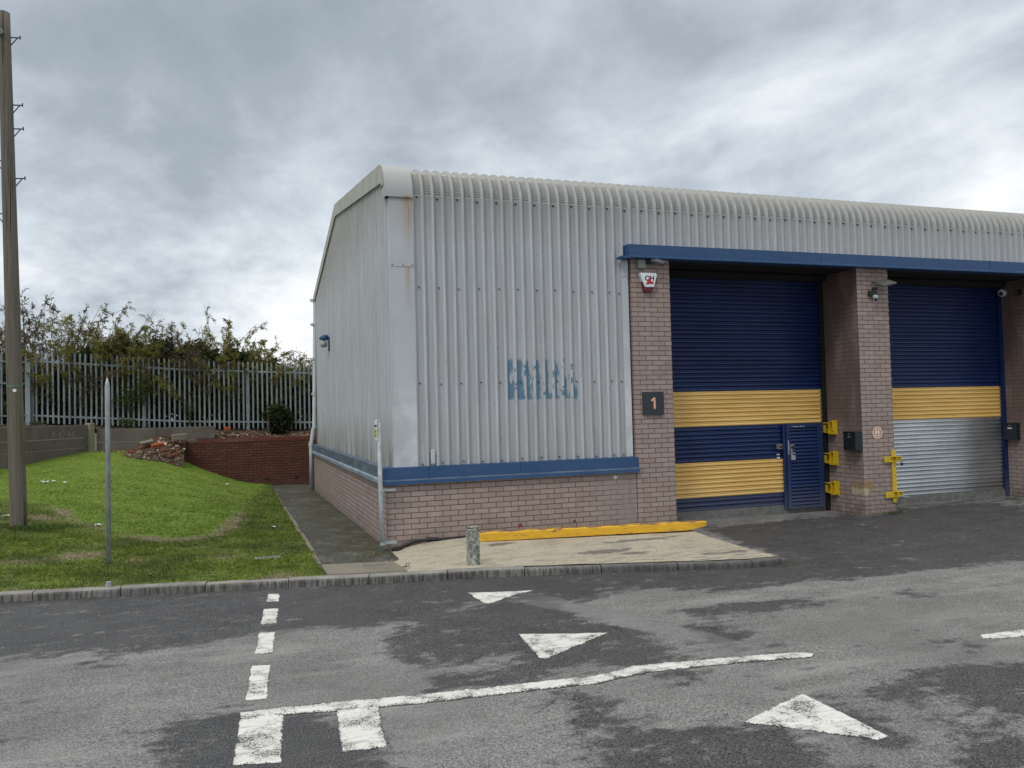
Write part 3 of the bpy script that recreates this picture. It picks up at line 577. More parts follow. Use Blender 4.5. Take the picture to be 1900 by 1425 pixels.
# road markings
def marking(pts,name='road_marking',z=.006,poly=None):
    P=[gpt(a,b,RZ) for a,b in pts] if poly is None else poly; out=[]; n=len(P); rr=random.Random(int(abs(P[0][0]*1000)))
    for i in range(n):
        a=Vector(P[i]);b=Vector(P[(i+1)%n]); L=(b-a).length; k=max(1,int(L/.03)); nn=Vector((-(b-a).y,(b-a).x)).normalized()
        for j in range(k): q=a+(b-a)*(j/k)+nn*rr.uniform(-.006,.006); out.append(q)
    c=sum(out,Vector((0,0)))/len(out); V=[];F=[]; E=[]
    N=len(out)
    def zz(q): return float(roadz(np.array([q.x]),np.array([q.y]))[0])+z
    ins=[q+(c-q).normalized()*min(.02,(c-q).length*.4) for q in out]
    for q in out: V.append((q.x,q.y,zz(q)-.004)); E.append(1)
    for q in ins: V.append((q.x,q.y,zz(q))); E.append(0)
    me=bpy.data.meshes.new(name); F=[(i,(i+1)%N,N+(i+1)%N,N+i) for i in range(N)]
    import bmesh
    me.from_pydata(V,[],F+[tuple(range(N,2*N))]); bm=bmesh.new(); bm.from_mesh(me); bmesh.ops.recalc_face_normals(bm,faces=bm.faces); bmesh.ops.triangulate(bm,faces=bm.faces)
    if sum(f.normal.z for f in bm.faces)<0: bmesh.ops.reverse_faces(bm,faces=bm.faces)
    bm.to_mesh(me); bm.free()
    t=me.attributes.new('edge','FLOAT','POINT'); t.data.foreach_set('value',E[:len(me.vertices)])
    me.materials.append(M['paint']); o=bpy.data.objects.new(name,me); COL.objects.link(o); tag(o,kind='structure'); return o
for q in ([(493,1118),(517,1117),(519,1102),(497,1103)],[(483,1160),(513,1158),(517,1130),(489,1131)],[(473,1214),(505,1213),(511,1173),(480,1175)],[(455,1299),(495,1296),(502,1234),(467,1236)],
          [(431,1420),(521,1414),(526,1326),(447,1324)],[(634,1395),(718,1384),(702,1308),(624,1316)],
          [(868,1100),(990,1095),(955,1103),(908,1120),(895,1118)],[(962,1177),(1128,1175),(1075,1198),(1015,1223),(1000,1221)],[(1378,1341),(1478,1292),(1490,1289),(1560,1322),(1649,1366),(1630,1373),(1500,1356)],
          [(1818,1178),(1980,1156),(1980,1170),(1860,1184),(1822,1184)]): marking(q)
up=[(445,1322),(600,1303),(760,1290),(980,1268),(1100,1256),(1180,1236),(1360,1221),(1490,1210),(1510,1214)]; dn=[(1505,1221),(1370,1232),(1200,1250),(1110,1270),(980,1283),(800,1303),(620,1319),(447,1332)]
pu=[gpt(a,b,RZ) for a,b in up];pd=[gpt(a,b,RZ) for a,b in dn]
def ribbon(up,dn,name='road_marking'):
    A=np.array(up);B=np.array(dn[::-1]); 
    def rs(P,n):
        L=np.concatenate([[0],np.cumsum(np.hypot(*np.diff(P,axis=0).T))]); t=np.linspace(0,L[-1],n); return np.stack([np.interp(t,L,P[:,0]),np.interp(t,L,P[:,1])],-1)
    n=160; a=rs(A,n)+RNG.normal(0,.004,(n,2)); b=rs(B,n)+RNG.normal(0,.004,(n,2)); m1=a*.8+b*.2; m2=a*.2+b*.8
    P=np.stack([a,m1,m2,b],0).reshape(-1,2); Z=roadz(P[:,0],P[:,1])+.0085; Z[:n]-=.004; Z[3*n:]-=.004
    E=np.zeros(4*n); E[:n]=1;E[3*n:]=1
    F=gridf(n,4)[:,::-1]
    o=npmesh(name,np.column_stack([P,Z]),F,M['paint'],attrs={'edge':E}); tag(o,kind='structure')
ribbon(pu,pd)

# ------------------------------------------------------------------ building
unit=empty('industrial_unit',(0,0,0),'industrial building in pale ribbed cladding over buff brick with blue and yellow shutters','building')
RP=.1485; VX=.525; VY=.08; CY=.045      # rib pitch, a valley centre, valley plane, crest plane
ZC=4.93; RR=.45; RIDGE_Y=5.75; RIDGE_Z=6.12; BACKY=10.7
def ribx(x0,x1):
    """columns across the sheet: list of (x, crest?)"""
    out=[]; k0=math.floor((x0-VX)/RP)-1; k=k0
    while VX+k*RP<x1+RP:
        c=VX+k*RP
        for dx,h in ((-.047,0),(.047,0),(.058,1),(.0905,1)): out.append((c+dx,h))
        k+=1
    out=[(x,h) for x,h in out if x0<=x<=x1]; return out
def eave_path(crimp):
    """(y offset centre, z, ny, nz, ripple) from the foot of the bend up to the ridge"""
    P=[]; n=72; cy,cz=VY+RR,ZC; a1=math.radians(81)
    for i in range(n+1):
        a=a1*i/n; rip=(.008*(1 if i%4 in(0,1) else -1)) if crimp and i<n*.62 else 0
        P.append((cy-math.cos(a)*RR,cz+math.sin(a)*RR,-math.cos(a),math.sin(a),rip))
    y,z=P[-1][:2]; P.append((RIDGE_Y,RIDGE_Z,0,1,0)); return P
def sheet(x0,x1,z0,mat,curved=True,name='front_cladding'):
    cols=ribx(x0,x1); cols=[(x0,cols[0][1])]+cols+[(x1,cols[-1][1])]
    rows=[(VY,z,-1,0,0) for z in np.linspace(z0,ZC-.02,8)]
    if curved: rows+=eave_path(True)
    V=[];nx=len(cols)
    for (y,z,ny,nz,rip) in rows:
        for (x,h) in cols:
            o=.042*h+(rip if h==0 else 0); V.append((x,y+ny*o,z+nz*o))
    return np.array(V),gridf(nx,len(rows))
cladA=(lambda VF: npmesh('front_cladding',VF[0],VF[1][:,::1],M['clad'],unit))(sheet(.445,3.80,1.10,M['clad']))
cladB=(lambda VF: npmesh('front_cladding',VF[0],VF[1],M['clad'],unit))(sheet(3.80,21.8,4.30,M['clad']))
# fixings
def fixings():
    m=MB(); mB=MB(); 
    def head(x,z,y=VY,r=.013,s=1): 
        M0=Matrix.Translation((x,y-.012*s,z))@Matrix.Rotation(PI/2,4,'X'); n=8
        ring=[M0@Vector((math.cos(2*PI*k/n)*r,math.sin(2*PI*k/n)*r,-.012)) for k in range(n)]+[M0@Vector((math.cos(2*PI*k/n)*r*.7,math.sin(2*PI*k/n)*r*.7,.004)) for k in range(n)]
        (m if x<3.8 else mB).add(ring,[(k,(k+1)%n,n+(k+1)%n,n+k) for k in range(n)]+[tuple(range(n,2*n))])
    i=0; rr=random.Random(2)
    while VX+i*2*RP<21.6:
        x=VX+i*2*RP
        head(x,4.895+rr.uniform(-.012,.012),r=.015)
        if x<3.75:
            for z in (1.135,2.255,3.62): head(x+rr.uniform(-.01,.01),z+rr.uniform(-.012,.012),r=.011)
        else: head(x,4.345+rr.uniform(-.006,.006),r=.011)
        i+=1
    for z in (1.135,2.25,3.6): head(3.66,z,r=.011)
    for x in np.arange(VX+.074,3.7,RP):
        for z in (3.28,3.95):
            if rr.random()<.65: head(x,z+rr.uniform(-.02,.02),y=CY+.004,r=.005,s=.2)
    merge(cladA,m,M['black']); merge(cladB,mB,M['black'])
fixings()
# closer strip beside pier and small patch plate
for b_ in ((3.69,3.80,.035,.05,1.1,4.12),(3.70,3.80,.028,.034,3.86,4.10),(.64,.70,.03,.043,1.13,1.33)):
    m=MB(); m.box(*b_); bevel(m.build('trim_strip',M['flash'],unit),.003)
# corner flashing
def corner():
    m=MB(); fx0,fx1,fy=.125,.452,.036
    m.box(fx0,fx1,fy,fy+.006,1.10,3.905); m.box(fx0-.002,fx1,fy-.005,fy+.001,3.90,4.885)
    m.box(fx0-.006,fx0,fy-.003,.16,1.10,3.905); m.box(fx0-.009,fx0-.003,fy-.006,.16,3.90,4.885)
    rad=RR+.085; cy,cz=VY+RR+.01,ZC-.015; N=24; a1=math.radians(81)
    pr=[(cy-math.cos(a1*i/N)*rad,cz+math.sin(a1*i/N)*(rad)) for i in range(N+1)]; 
    pr=[(pr[0][0],4.875)]+pr+[(RIDGE_Y,RIDGE_Z+.05)]
    for (x0,x1) in ((.06,fx1),):
        vs=[(x,y,z) for y,z in pr for x in(x0,x1)]; m.add(vs,[(2*i,2*i+1,2*i+3,2*i+2) for i in range(len(pr)-1)])
        inn=[(y+.02,z-.03) for y,z in pr]; vs=[(x1,y,z) for y,z in pr]+[(x1,y,z) for y,z in inn]; n=len(pr); m.add(vs,[(i,i+1,n+i+1,n+i) for i in range(n-1)])
    return m
cf=corner().build('corner_flashing',M['flash'],unit)
m=MB()
for x in (.15,.30,.43):
    for z in (3.925,4.90): m.box(x-.006,x+.006,.02,.032,z-.006,z+.006)
merge(cf,m,M['black'])
# barge board along the gable
def barge():
    rad=RR+.085; cy,cz=VY+RR+.01,ZC-.015; N=20; a1=math.radians(81)
    top=[(cy-math.cos(a1*i/N)*rad,cz+math.sin(a1*i/N)*rad) for i in range(N+1)]+[(RIDGE_Y,RIDGE_Z+.06)]
    back=[(BACKY,4.93),(BACKY+.05,4.80)]
    top=[(top[0][0],4.86)]+top+back
    V=[];m=MB()
    bot=[]
    for i,(y,z) in enumerate(top):
        if i==0: bot.append((y+.09,4.86))
        elif i<=N+1:
            if z<5.10: bot.append((float(np.interp(z,[4.86,5.10],[.15,.30])),z))
            else: bot.append((max(y,.30+.012*(i-12)),5.10+.012*(i-12) if y<.34 else 5.14+(y-.30)*.156))
        elif i==N+2: bot.append((y,z-.25))
        else: bot.append((y-.14,z-.16))
    x=.06; n=len(top)
    vs=[(x,y,z) for y,z in top]+[(x,y,z) for y,z in bot]; m.add(vs,[(i,i+1,n+i+1,n+i) for i in range(n-1)])
    vs=[(x,y,z) for y,z in bot]+[(.125,y,z) for y,z in bot]; m.add(vs,[(i,i+1,n+i+1,n+i) for i in range(n-1)])
    m.build('barge_board',M['barge'],unit)
    for s in range(3): pass
barge()
m=MB(); m.add([(.06,RIDGE_Y,RIDGE_Z+.06),(22,RIDGE_Y,RIDGE_Z+.02),(22,BACKY,4.9),(.06,BACKY,4.93)],[(0,1,2,3)]); m.box(.2,22,BACKY-.05,BACKY,-.1,4.9); m.box(21.8,21.9,.1,BACKY,-.1,4.9); m.build('roof',M['barge'],unit)
# side (gable) cladding
def side_clad():
    ys=[]; k=0
    y=.13
    while y<BACKY-.1:
        for dy,h in ((0,0),(.088,0),(.095,1),(.135,1),(.142,0)):
            if y+dy<BACKY-.05: ys.append((y+dy,h))
        y+=RP
    V=[];
    def topz(y): 
        return (np.interp(y,[.1,.5,RIDGE_Y,BACKY],[4.75,5.25,RIDGE_Z-.06,4.80]))
    rows=np.linspace(0,1,9)
    for t in rows:
        for (y,h) in ys: V.append((.13-.042*h,y,1.08+(topz(y)-1.08)*t))
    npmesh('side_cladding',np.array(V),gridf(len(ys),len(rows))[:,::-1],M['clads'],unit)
side_clad()
# brick plinths
m=MB(); m.box(0,3.824,0,.22,-.3,.885); m.build('plinth_wall',M['brick'],unit)
m=MB(); m.box(0,.22,.22,BACKY-.1,-.3,.885); m.build('plinth_wall',M['brick'],unit)
# mastic joint between plinth and pier
m=MB(); m.box(3.823,3.836,.004,.3,-.2,.88); m.build('movement_joint',simple('brown_mastic',(.07,.03,.02),.6),unit)
# blue sills
def sill(name,front=True):
    prof=[(.11,1.105),(-.018,1.092),(-.024,.935),(-.060,.918),(-.064,.868),(-.056,.868),(.0,.885),(.11,.885)]
    m=MB(); n=len(prof)
    if front: a,b=-.045,3.862; P=[(a,)+p for p in prof]+[(b,)+p for p in prof]; lipface=3
    else: a,b=-.01,BACKY-.1; P=[(p[0],a,p[1]) for p in prof]+[(p[0],b,p[1]) for p in prof]
    fs=[(i,(i+1)%n,n+(i+1)%n,n+i) for i in range(n)]+[tuple(range(n)),tuple(range(n,2*n))]
    mi=[0]*n+[0,0]; 
    if not front: mi[2]=mi[3]=mi[4]=1; mi[1]=0
    else: mi[2]=2
    m.add(P,fs); m.m=mi
    return m.build(name,[M['blue'] if front else M['bluefade'],M['lip'],M['bluefade']],unit)
sf=sill('sill_flashing'); sill('sill_flashing',False)
m=MB()
for x in (.6,1.95): m.box(x,x+.0035,-.0235,-.02,.94,1.09)
merge(sf,m,M['black'])
# canopy fascia
def fascia():
    prof=[(.07,4.345),(-.12,4.335),(-.12,4.165),(-.150,4.150),(-.150,4.128),(.0,4.128),(.07,4.128)]; n=len(prof); m=MB(); x0=3.752; x1=21.9
    P=[(x0,)+p for p in prof]+[(x1,)+p for p in prof]; m.add(P,[(i,(i+1)%n,n+(i+1)%n,n+i) for i in range(n)]+[tuple(range(n)),tuple(range(n,2*n))])
    m.box(3.61,3.7515,-.150,.04,4.118,4.148)
    cf=m.build('canopy_fascia',M['blue'],unit)
    m=MB()
    for x in (7.3,11.0,14.9): m.box(x,x+.004,-.1225,-.119,4.17,4.33)
    merge(cf,m,M['black'])
fascia()
PIT=4.28
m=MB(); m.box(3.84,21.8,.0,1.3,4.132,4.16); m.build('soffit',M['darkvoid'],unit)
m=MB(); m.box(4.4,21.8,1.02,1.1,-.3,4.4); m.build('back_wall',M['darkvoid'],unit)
for i in range(5):
    m=MB(); x=3.835+PIT*i; m.box(x,x+.665,0,1.0,-.3,4.13); m.build('brick_pier',M['brick'],unit)
# shutters
def shutter(i):
    x0=4.5+PIT*i+.035; x1=x0+3.545; y0=.9; 
    prof=[(.006,0),(-.010,.004),(-.017,.013),(-.019,.024),(-.017,.035),(-.010,.044),(.004,.049),(-.007,.053),(-.0085,.060),(-.006,.067),(0,.070),(.006,.075)]
    bands=[(-.0,.078,3),(.078,.29,0),(.29,.878,1),(.878,1.505,0),(1.505,2.105,1),(2.105,4.2,0)] if i==0 else [(-.0,.04,3),(.04,1.475,2),(1.475,2.10,1),(2.10,4.2,0)]
    if i>1: bands=[(0,.078,3),(.078,1.505,0),(1.505,2.105,1),(2.105,4.2,0)]
    def col(z):
        for a,b,c in bands:
            if a<=z<b: return c
        return 0
    m=MB(); z=.0
    z=.065; cuts=[x0+.02,x1-.02]
    while z<4.13:
        mi=col(z+.04); pr=prof; 
        vs=[(xx,y0+a,z+b) for a,b in pr for xx in cuts]; m.add(vs,[(2*k,2*k+1,2*k+3,2*k+2) for k in range(len(pr)-1)],mi)
        z+=.075
    sh=m.build('shutter_curtain',[M['navy'],M['yellow'],M['galvs'],M['galv']],unit,smooth=True,recalc=False)
    m=MB(); m.box(x0+.02,x1-.02,.868,.905,-.10,.015); m.box(x0+.02,x1-.02,.885,.90,.015,.075); m.build('bottom_rail',M['railgrey'],unit)
    for s,x in ((0,x0-.034),(1,x1-.055)):
        m=MB(); m.box(x,x+.09,.845,.872,-.1,4.12); m.box(x+(0 if s==0 else .06),x+(.03 if s==0 else .09),.872,.99,-.1,4.12)
        if s==1:   # end locks seen along the guide
            pass
        gr=m.build('guide_rail',M['navy'] if not(i==0 and s==1) else M['blackmetal'],unit)
    m=MB(); z=.09
    while z<4.0:
        m.box(x1-.085,x1-.060,.862,.876,z,z+.022); z+=.075
    merge(gr,m,M['anth'] if i==0 else M['navy'])
    m=MB(); m.box(x0+.01,x1-.01,.70,.868,4.02,4.12); bevel(m.build('shade_band_box',M['darkvoid'],unit),.01)  # black box added to give the dark band above the slats
for i in range(4): shutter(i)
# wicket door in shutter 1
def wicket():
    x0,x1,z0,z1=7.19,7.97,.0,1.487; f=.07; y0,y1=.80,.87
    m=MB(); m.box(x0,x0+f,y0,y1,z0,z1); m.box(x1-.115,x1,y0,y1,z0,z1); m.box(x0+f,x1-.115,y0,y1,z1-f,z1); m.box(x0+f,x1-.115,y0,y1,z0,z0+.05)
    m.box(x0-.045,x0-.006,.83,.868,z0,z1)
    dr=bevel(m.build('wicket_door',M['navydoor'],unit),.004)
    m=MB(); z=z0+.05
    while z<z1-f-.01:
        h=min(.062,z1-f-z); m.add([(x0+f,y0+.035,z),(x1-.115,y0+.035,z),(x1-.115,y0+.012,z+h*.35),(x0+f,y0+.012,z+h*.35),(x1-.115,y0+.02,z+h*.8),(x0+f,y0+.02,z+h*.8),(x1-.115,y0+.04,z+h),(x0+f,y0+.04,z+h)],[(0,1,2,3),(3,2,4,5),(5,4,6,7)]); z+=.062
    m.build('door_panel',M['navydoor'],dr)
    for (x,z,w,h,mt) in ((x0-.13,1.10,.05,.05,'blackmetal'),(x0+.105,1.08,.055,.055,'blackmetal')):
        m=MB(); m.box(x-w*.8,x+w*.8,.79,.875,z-h*.85,z+h*.85,1); m.box(x-w/2,x+w/2,.778,.80,z-h/2,z+h/2,0); bevel(m.build('hasp',[M[mt],M['greyplastic']],dr),.004)
    m=MB(); m.box(x0+.075,x0+.16,.782,.80,.86,.94); m.box(x0+.075,x0+.10,.785,.8,.94,1.06); m.box(x0+.11,x0+.15,.775,.79,.97,.99); m.box(x0+.02,x0+.04,.79,.80,.95,1.2); m.build('lock',M['galv'],dr)
    m=MB(); rr=random.Random(4)
    m=MB(); m.box(x0-.16,x0-.10,.872,.88,.885,.915); m.build('paint_chip',M['paper'],dr); m=MB(); m.box(x0-.16,x0-.10,.872,.88,.95,.97); m.build('paint_chip',M['paper'],dr); m=MB()
    for k in range(12):
        x=x0+.12+k*.022; h=rr.uniform(.01,.03); m=MB(); m.box(x,x+rr.uniform(.006,.018),.7975,.7995,1.435,1.435+h*(1.3 if k in(0,2) else .6))
        m.build('chalk_scribble',M['paper'],dr)
M['navydoor']=slat_mat('navy_door_paint',(.007,.022,.088),(.010,.032,.115),0,.5)
wicket()
# downpipe
def downpipe():
    px=lambda x,y,Y: hit(x,y,1,Y)
    t0=px(585.2,556,10.45); a=px(583.5,792,10.45); b=px(577,822,10.45); c=px(577,911,10.45)
    m=MB(); up=Vector((t0.x+.10,t0.y,t0.z+.12))
    m.tube([up,(t0.x+.03,t0.y,t0.z+.09),t0,a,Vector((a.x-.03,a.y,a.z-.07)),Vector((b.x+.03,b.y,b.z+.09)),b,(b.x,b.y,c.z)],.055,12)
    dp=m.build('downpipe',M['upvc'],unit,smooth=True)
    for z in (t0.z-.65,t0.z-1.55,t0.z-2.45,a.z+.0,b.z-.05,t0.z-.02):
        x=a.x if z>=a.z-.01 else b.x
        m=MB(); m.tube([(x,t0.y,z-.03),(x,t0.y,z+.03)],.063,12); m.box(x,x+.12,t0.y-.01,t0.y+.01,z-.01,z+.01); m.build('pipe_clip',M['upvc'],dp,smooth=False)
downpipe()

# ------------------------------------------------------------------ things on the building
def text(s,size,M4,mat,name,parent,ext=.003,bold=0.):
    c=bpy.data.curves.new(name,'FONT'); c.body=s; c.size=size; c.extrude=ext; c.offset=bold; c.align_x='CENTER'; c.align_y='CENTER'
    o=bpy.data.objects.new(name,c); COL.objects.link(o); dg=bpy.context.evaluated_depsgraph_get(); me=bpy.data.meshes.new_from_object(o.evaluated_get(dg))
    COL.objects.unlink(o); bpy.data.objects.remove(o); me.materials.clear(); me.materials.append(mat); me.transform(M4)
    q=bpy.data.objects.new(name,me); COL.objects.link(q); q.parent=parent; return q
FM=Matrix.Rotation(PI/2,4,'X')     # text/prism plane facing -Y : (u,v)->(x,z)
# unit number sign
s=empty('number_sign',(4.14,-.03,1.905),'square dark sign with a peach figure 1 on the first brick pier','sign')
m=MB(); m.box(-.177,.177,-.006,.03,-.177,.177); bevel(m.build('sign_panel',M['anth'],s),.004)
m=MB(); 
def stroke(m,pts,w,y0,y1):
    for (a,b) in zip(pts[:-1],pts[1:]):
        a=Vector(a);b=Vector(b); d=(b-a).normalized(); n=Vector((-d.y,d.x))*w/2
        m.prism([tuple(a-n),tuple(b-n),tuple(b+n),tuple(a+n)],Matrix.Translation((0,y0,0))@FM,y0-y1)
    for p in pts: m.prism([(p[0]+math.cos(t)*w/2,p[1]+math.sin(t)*w/2) for t in np.linspace(0,2*PI,13)[:-1]],Matrix.Translation((0,y0-.0004,0))@FM,y0-y1)
stroke(m,[(-.032,.045),(.012,.075),(.012,-.075)],.03,-.012,-.006)
m.build('figure_one',M['peach'],s)
# alarm box
s=empty('alarm_box',(4.10,-.01,3.78),'white and red alarm sounder box high on the first brick pier','alarm box')
pts=[(-.148,.115),(-.135,.13),(.13,.13),(.148,.115),(.09,-.075),(.075,-.09),(-.06,-.09),(-.075,-.075)]
m=MB(); m.prism([(x*1.0,z) for x,z in pts],Matrix.Translation((0,.01,0))@FM,.075); bevel(m.build('cover',M['white'],s),.008,3)
m=MB(); m.prism([(-.105,-.0),(.10,-.0),(.075,-.145),(.06,-.158),(-.06,-.158),(-.075,-.145)],Matrix.Translation((0,.008,0))@FM,.055); bevel(m.build('strobe_base',M['red'],s),.006)
text('C',.105,Matrix.Translation((-.035,-.0665,.045))@FM,M['black'],'lettering',s,.0015,.003)
text('H',.105,Matrix.Translation((.055,-.0665,.045))@FM,M['black'],'lettering',s,.0015,.003)
m=MB(); m.prism([(-.055,-.05),(.085,-.035),(.07,-.005),(.04,.0),(.015,.085)],Matrix.Translation((0,-.068,0))@FM,.002); m.prism([(-.01,-.085),(.06,-.083),(.055,-.08),(-.01,-.082)],Matrix.Translation((0,-.068,0))@FM,.002); m.build('emblem',M['redink'],s)
# CCTV bullet camera
s=empty('security_camera',(4.0,-.02,4.05),'dark bullet camera on a square junction box under the canopy end','camera')
m=MB(); m.box(-.075,.06,-.05,.02,-.07,.07); bevel(m.build('junction_box',M['greyplastic'],s),.01)
m=MB(); m.tube([(.06,-.03,.03),(.12,-.05,.035),(.16,-.07,.03)],[.03,.025,.03],10); m.build('bracket',M['blackmetal'],s,smooth=True)
m=MB(); a=Vector((.13,-.08,.055));b=Vector((.30,-.15,-.015)); m.tube([a,b],.036,14); d=(b-a).normalized(); m.tube([b,b+d*.012],[.034,.03],14,1)
q=Vector((0,0,.036)); m.tube([a+q-d*.01,b+q+d*.05],[.022,.022],8,0)
m.build('camera_body',[simple('camera_grey',(.07,.075,.09),.4),M['black']],s,smooth=False)
# floodlight with sensor on pier 2
s=empty('floodlight',(8.45,-.02,3.78),'grey slanted floodlight with small round sensor on the second brick pier','floodlight')
m=MB(); m.box(-.11,.06,-.02,.02,-.13,-.04); m.box(-.05,.03,-.06,-.02,-.03,.02); bevel(m.build('bracket',M['blackmetal'],s),.005)
m=MB(); R0=Matrix.Translation((.09,-.16,.08))@Matrix.Rotation(math.radians(-12),4,'Y')@Matrix.Rotation(math.radians(24),4,'X')
m.box(-.15,.15,-.13,.13,-.018,.018,0,R0); bevel(m.build('lamp_head',simple('lamp_casting',(.07,.07,.065),.5),s),.012)
m=MB(); m.tube([(-.03,-.05,-.15),(-.03,-.08,-.155)],[.045,.042],14); vs=[];
for i in range(7):
    a=PI/2*i/6; 
    for k in range(14): vs.append((-.03+.042*math.cos(a)*math.cos(2*PI*k/14),-.08-.042*math.sin(a),-.155+.042*math.cos(a)*math.sin(2*PI*k/14)))
m.add(vs,[(i*14+k,i*14+(k+1)%14,(i+1)*14+(k+1)%14,(i+1)*14+k) for i in range(6) for k in range(14)]); m.build('motion_sensor',simple('sensor_grey',(.36,.42,.42),.3),s,smooth=True)
m=MB(); m.tube([(-.03,-.08,-.19),(-.03,-.075,-.225)],[.025,.015],10); m.build('sensor_skirt',M['blackmetal'],s)
# dome camera on pier 3 side
s=empty('dome_camera',(12.39,.78,3.91),'white ball camera on the shaded side of the third brick pier','camera')
m=MB(); vs=[];n=16
for i in range(9):
    a=PI*i/8-PI/2
    for k in range(n): vs.append((-.06-.075*math.cos(a)*math.cos(2*PI*k/n)*1.,.075*math.cos(a)*math.sin(2*PI*k/n),.075*math.sin(a)))
m.add(vs,[(i*n+k,i*n+(k+1)%n,(i+1)*n+(k+1)%n,(i+1)*n+k) for i in range(8) for k in range(n)]); m.build('camera_ball',M['white'],s,smooth=True)
m=MB(); m.tube([(-.11,-.03,-.02),(-.14,-.045,-.025)],[.04,.036],14); m.build('lens',M['black'],s,smooth=False)
m=MB(); m.tube([(0.03,0,0),(-.03,0,0)],.06,14); m.build('mounting',M['white'],s)
s=empty('wall_bracket',(12.39,.44,3.88),'short black bracket on the third pier right of the white camera','bracket'); m=MB(); m.tube([(0,0,0),(-.1,0,0),(-.13,-.05,-.02)],.02,8); m.box(-.01,.0,-.04,.04,-.05,.05); m.build('arm',M['blackmetal'],s)
# mailboxes
def mailbox(x,yc,zc,w,h,d,label):
    s=empty('letterbox',(x,yc,zc),label,'letterbox')
    m=MB(); m.box(-d,0,-w/2,w/2,-h/2,h/2-.02); bevel(m.build('body',M['blackmetal2'],s),.006)
    m=MB(); m.box(-d-.012,0,-w/2-.006,w/2+.006,h/2-.02,h/2); bevel(m.build('lid',M['blackmetal2'],s),.005)
    m=MB(); m.box(-d-.006,-d,-.03,.03,h*.2,h*.235); m.build('name_plate',M['galv'],s); m=MB(); m.box(-d-.006,-d,-.012,.012,h*.34,h*.38); m.build('keyhole',M['galv'],s); return s
M['blackmetal2']=simple('black_box_paint',(.010,.014,.020),.4,0,.3,6)
mailbox(8.112,.145,1.185,.29,.32,.15,'black steel letterbox near the front edge of the second brick pier')
s2=mailbox(12.392,.70,1.20,.27,.33,.10,'black letterbox with a white name slip on the third brick pier')
m=MB(); m.box(-.107,-.101,-.045,.045,.05,.075); m.build('name_slip',M['paper'],s2)
# floor-marking style round sticker
s=empty('footprint_sign',(8.425,-.004,1.313),'round peach sticker with two white footprints on the second pier','sign')
m=MB(); m.prism([(.10*math.cos(t),.10*math.sin(t)) for t in np.linspace(0,2*PI,33)[:-1]],Matrix.Translation((0,0,0))@FM,.002); m.build('disc',simple('sticker_peach',(.52,.27,.16),.5),s)
m=MB()
for k in range(16):
    t=2*PI*k/16; R1=Matrix.Rotation(-t,4,'Y'); vs=[(-.014,-.0035,.088),(.014,-.0035,.088),(.014,-.0035,.104),(-.014,-.0035,.104)]; m.add([R1@Vector(v) for v in vs],[(0,1,2,3)])
for sx in(-.028,.028):
    m.prism([(sx+.019*math.cos(t),.008+.036*math.sin(t)) for t in np.linspace(0,2*PI,17)[:-1]],Matrix.Translation((0,-.002,0))@FM,.0015)
    m.prism([(sx+.014*math.cos(t),-.05+.014*math.sin(t)) for t in np.linspace(0,2*PI,13)[:-1]],Matrix.Translation((0,-.002,0))@FM,.0015)
m.box(-.045,.045,-.0038,-.002,.056,.068); m.build('footprints',simple('sticker_white',(.85,.74,.66),.5),s)
# yellow brackets
def ybr(z,label):
    s=empty('lock_bracket',(8.112,.66,z),label,'bracket','yellow lock brackets on the inner side of the second pier')
    m=MB(); m.box(-.012,0,-.065,.07,-.13,.13); bevel(m.build('back_plate',M['ylock'],s),.003)
    m=MB(); m.box(-.085,-.012,-.035,-.022,-.10,.10); m.box(-.085,-.012,.05,.063,-.10,.10); m.box(-.012-.012,-.0121,-.022,.05,-.10,.10); m.box(-.085,-.012,-.035,.063,.10,.112); m.box(-.10,-.0121,-.035,.063,-.112,-.10); bevel(m.build('channel',M['ylock'],s),.003)
    m=MB(); m.box(-.11,-.03,.063,.20,-.09,-.078); m.box(-.11,-.03,.063,.20,.078,.09); m.box(-.042,-.03,.063,.20,-.078,.078); m.box(-.11,-.10,.12,.20,-.09,.05); bevel(m.build('latch_cage',M['ylock'],s),.003)
ybr(1.40,'topmost of three yellow steel lock brackets beside the blue wicket door'); ybr(.86,'middle of three yellow steel lock brackets beside the blue wicket door'); ybr(.335,'lowest of three yellow steel lock brackets beside the blue wicket door')
# yellow lock bar on pier 2 front
s=empty('shutter_lock_bar',(8.74,-.005,.55),'yellow steel lock bar bolted to the second pier beside the silver shutter','lock')
m=MB(); m.box(-.045,.04,-.025,-.005,-.42,.46); m.tube([(-.003,-.024,-.40),(-.003,-.006,-.40)],.045,14); bevel(m.build('upright',M['ylock'],s),.003)
for z,zw in ((.30,.05),(-.30,.05)):
    m=MB(); m.box(-.215,.03,-.04,-.0255,z-zw,z+zw); m.box(.03,.14,-.05,-.035,z-zw*.7,z+zw*.8); m.box(-.05,.13,-.10,-.041,z+zw-.008,z+zw+.004); m.box(-.01,.004,-.10,-.041,z-zw,z+zw-.01); bevel(m.build('arm',M['ylock'],s),.003)
m=MB(); m.box(.10,.135,-.085,-.06,.19,.235); m.tube([(.105,-.07,.235),(.105,-.07,.26),(.13,-.07,.26),(.13,-.07,.235)],.005,6); m.build('padlock',M['black'],s)
m=MB(); m.tube([(.0,-.09,-.32),(.10,-.12,-.335),(.20,-.14,-.35)],.009,6); m.build('locking_pin',M['galv'],s)
for z in (.40,.12,-.05,-.22): 
    pass
for x,z in ((-.003,.40),(-.003,.20),(-.003,.03),(-.003,-.22),(-.14,.30),(-.14,-.30),(-.003,-.40)):
    m=MB(); m.tube([(x,-.042 if x<-.1 else -.026,z),(x,-.05 if x<-.1 else -.034,z)],.011,6); m.build('bolt_head',M['galv'],s)
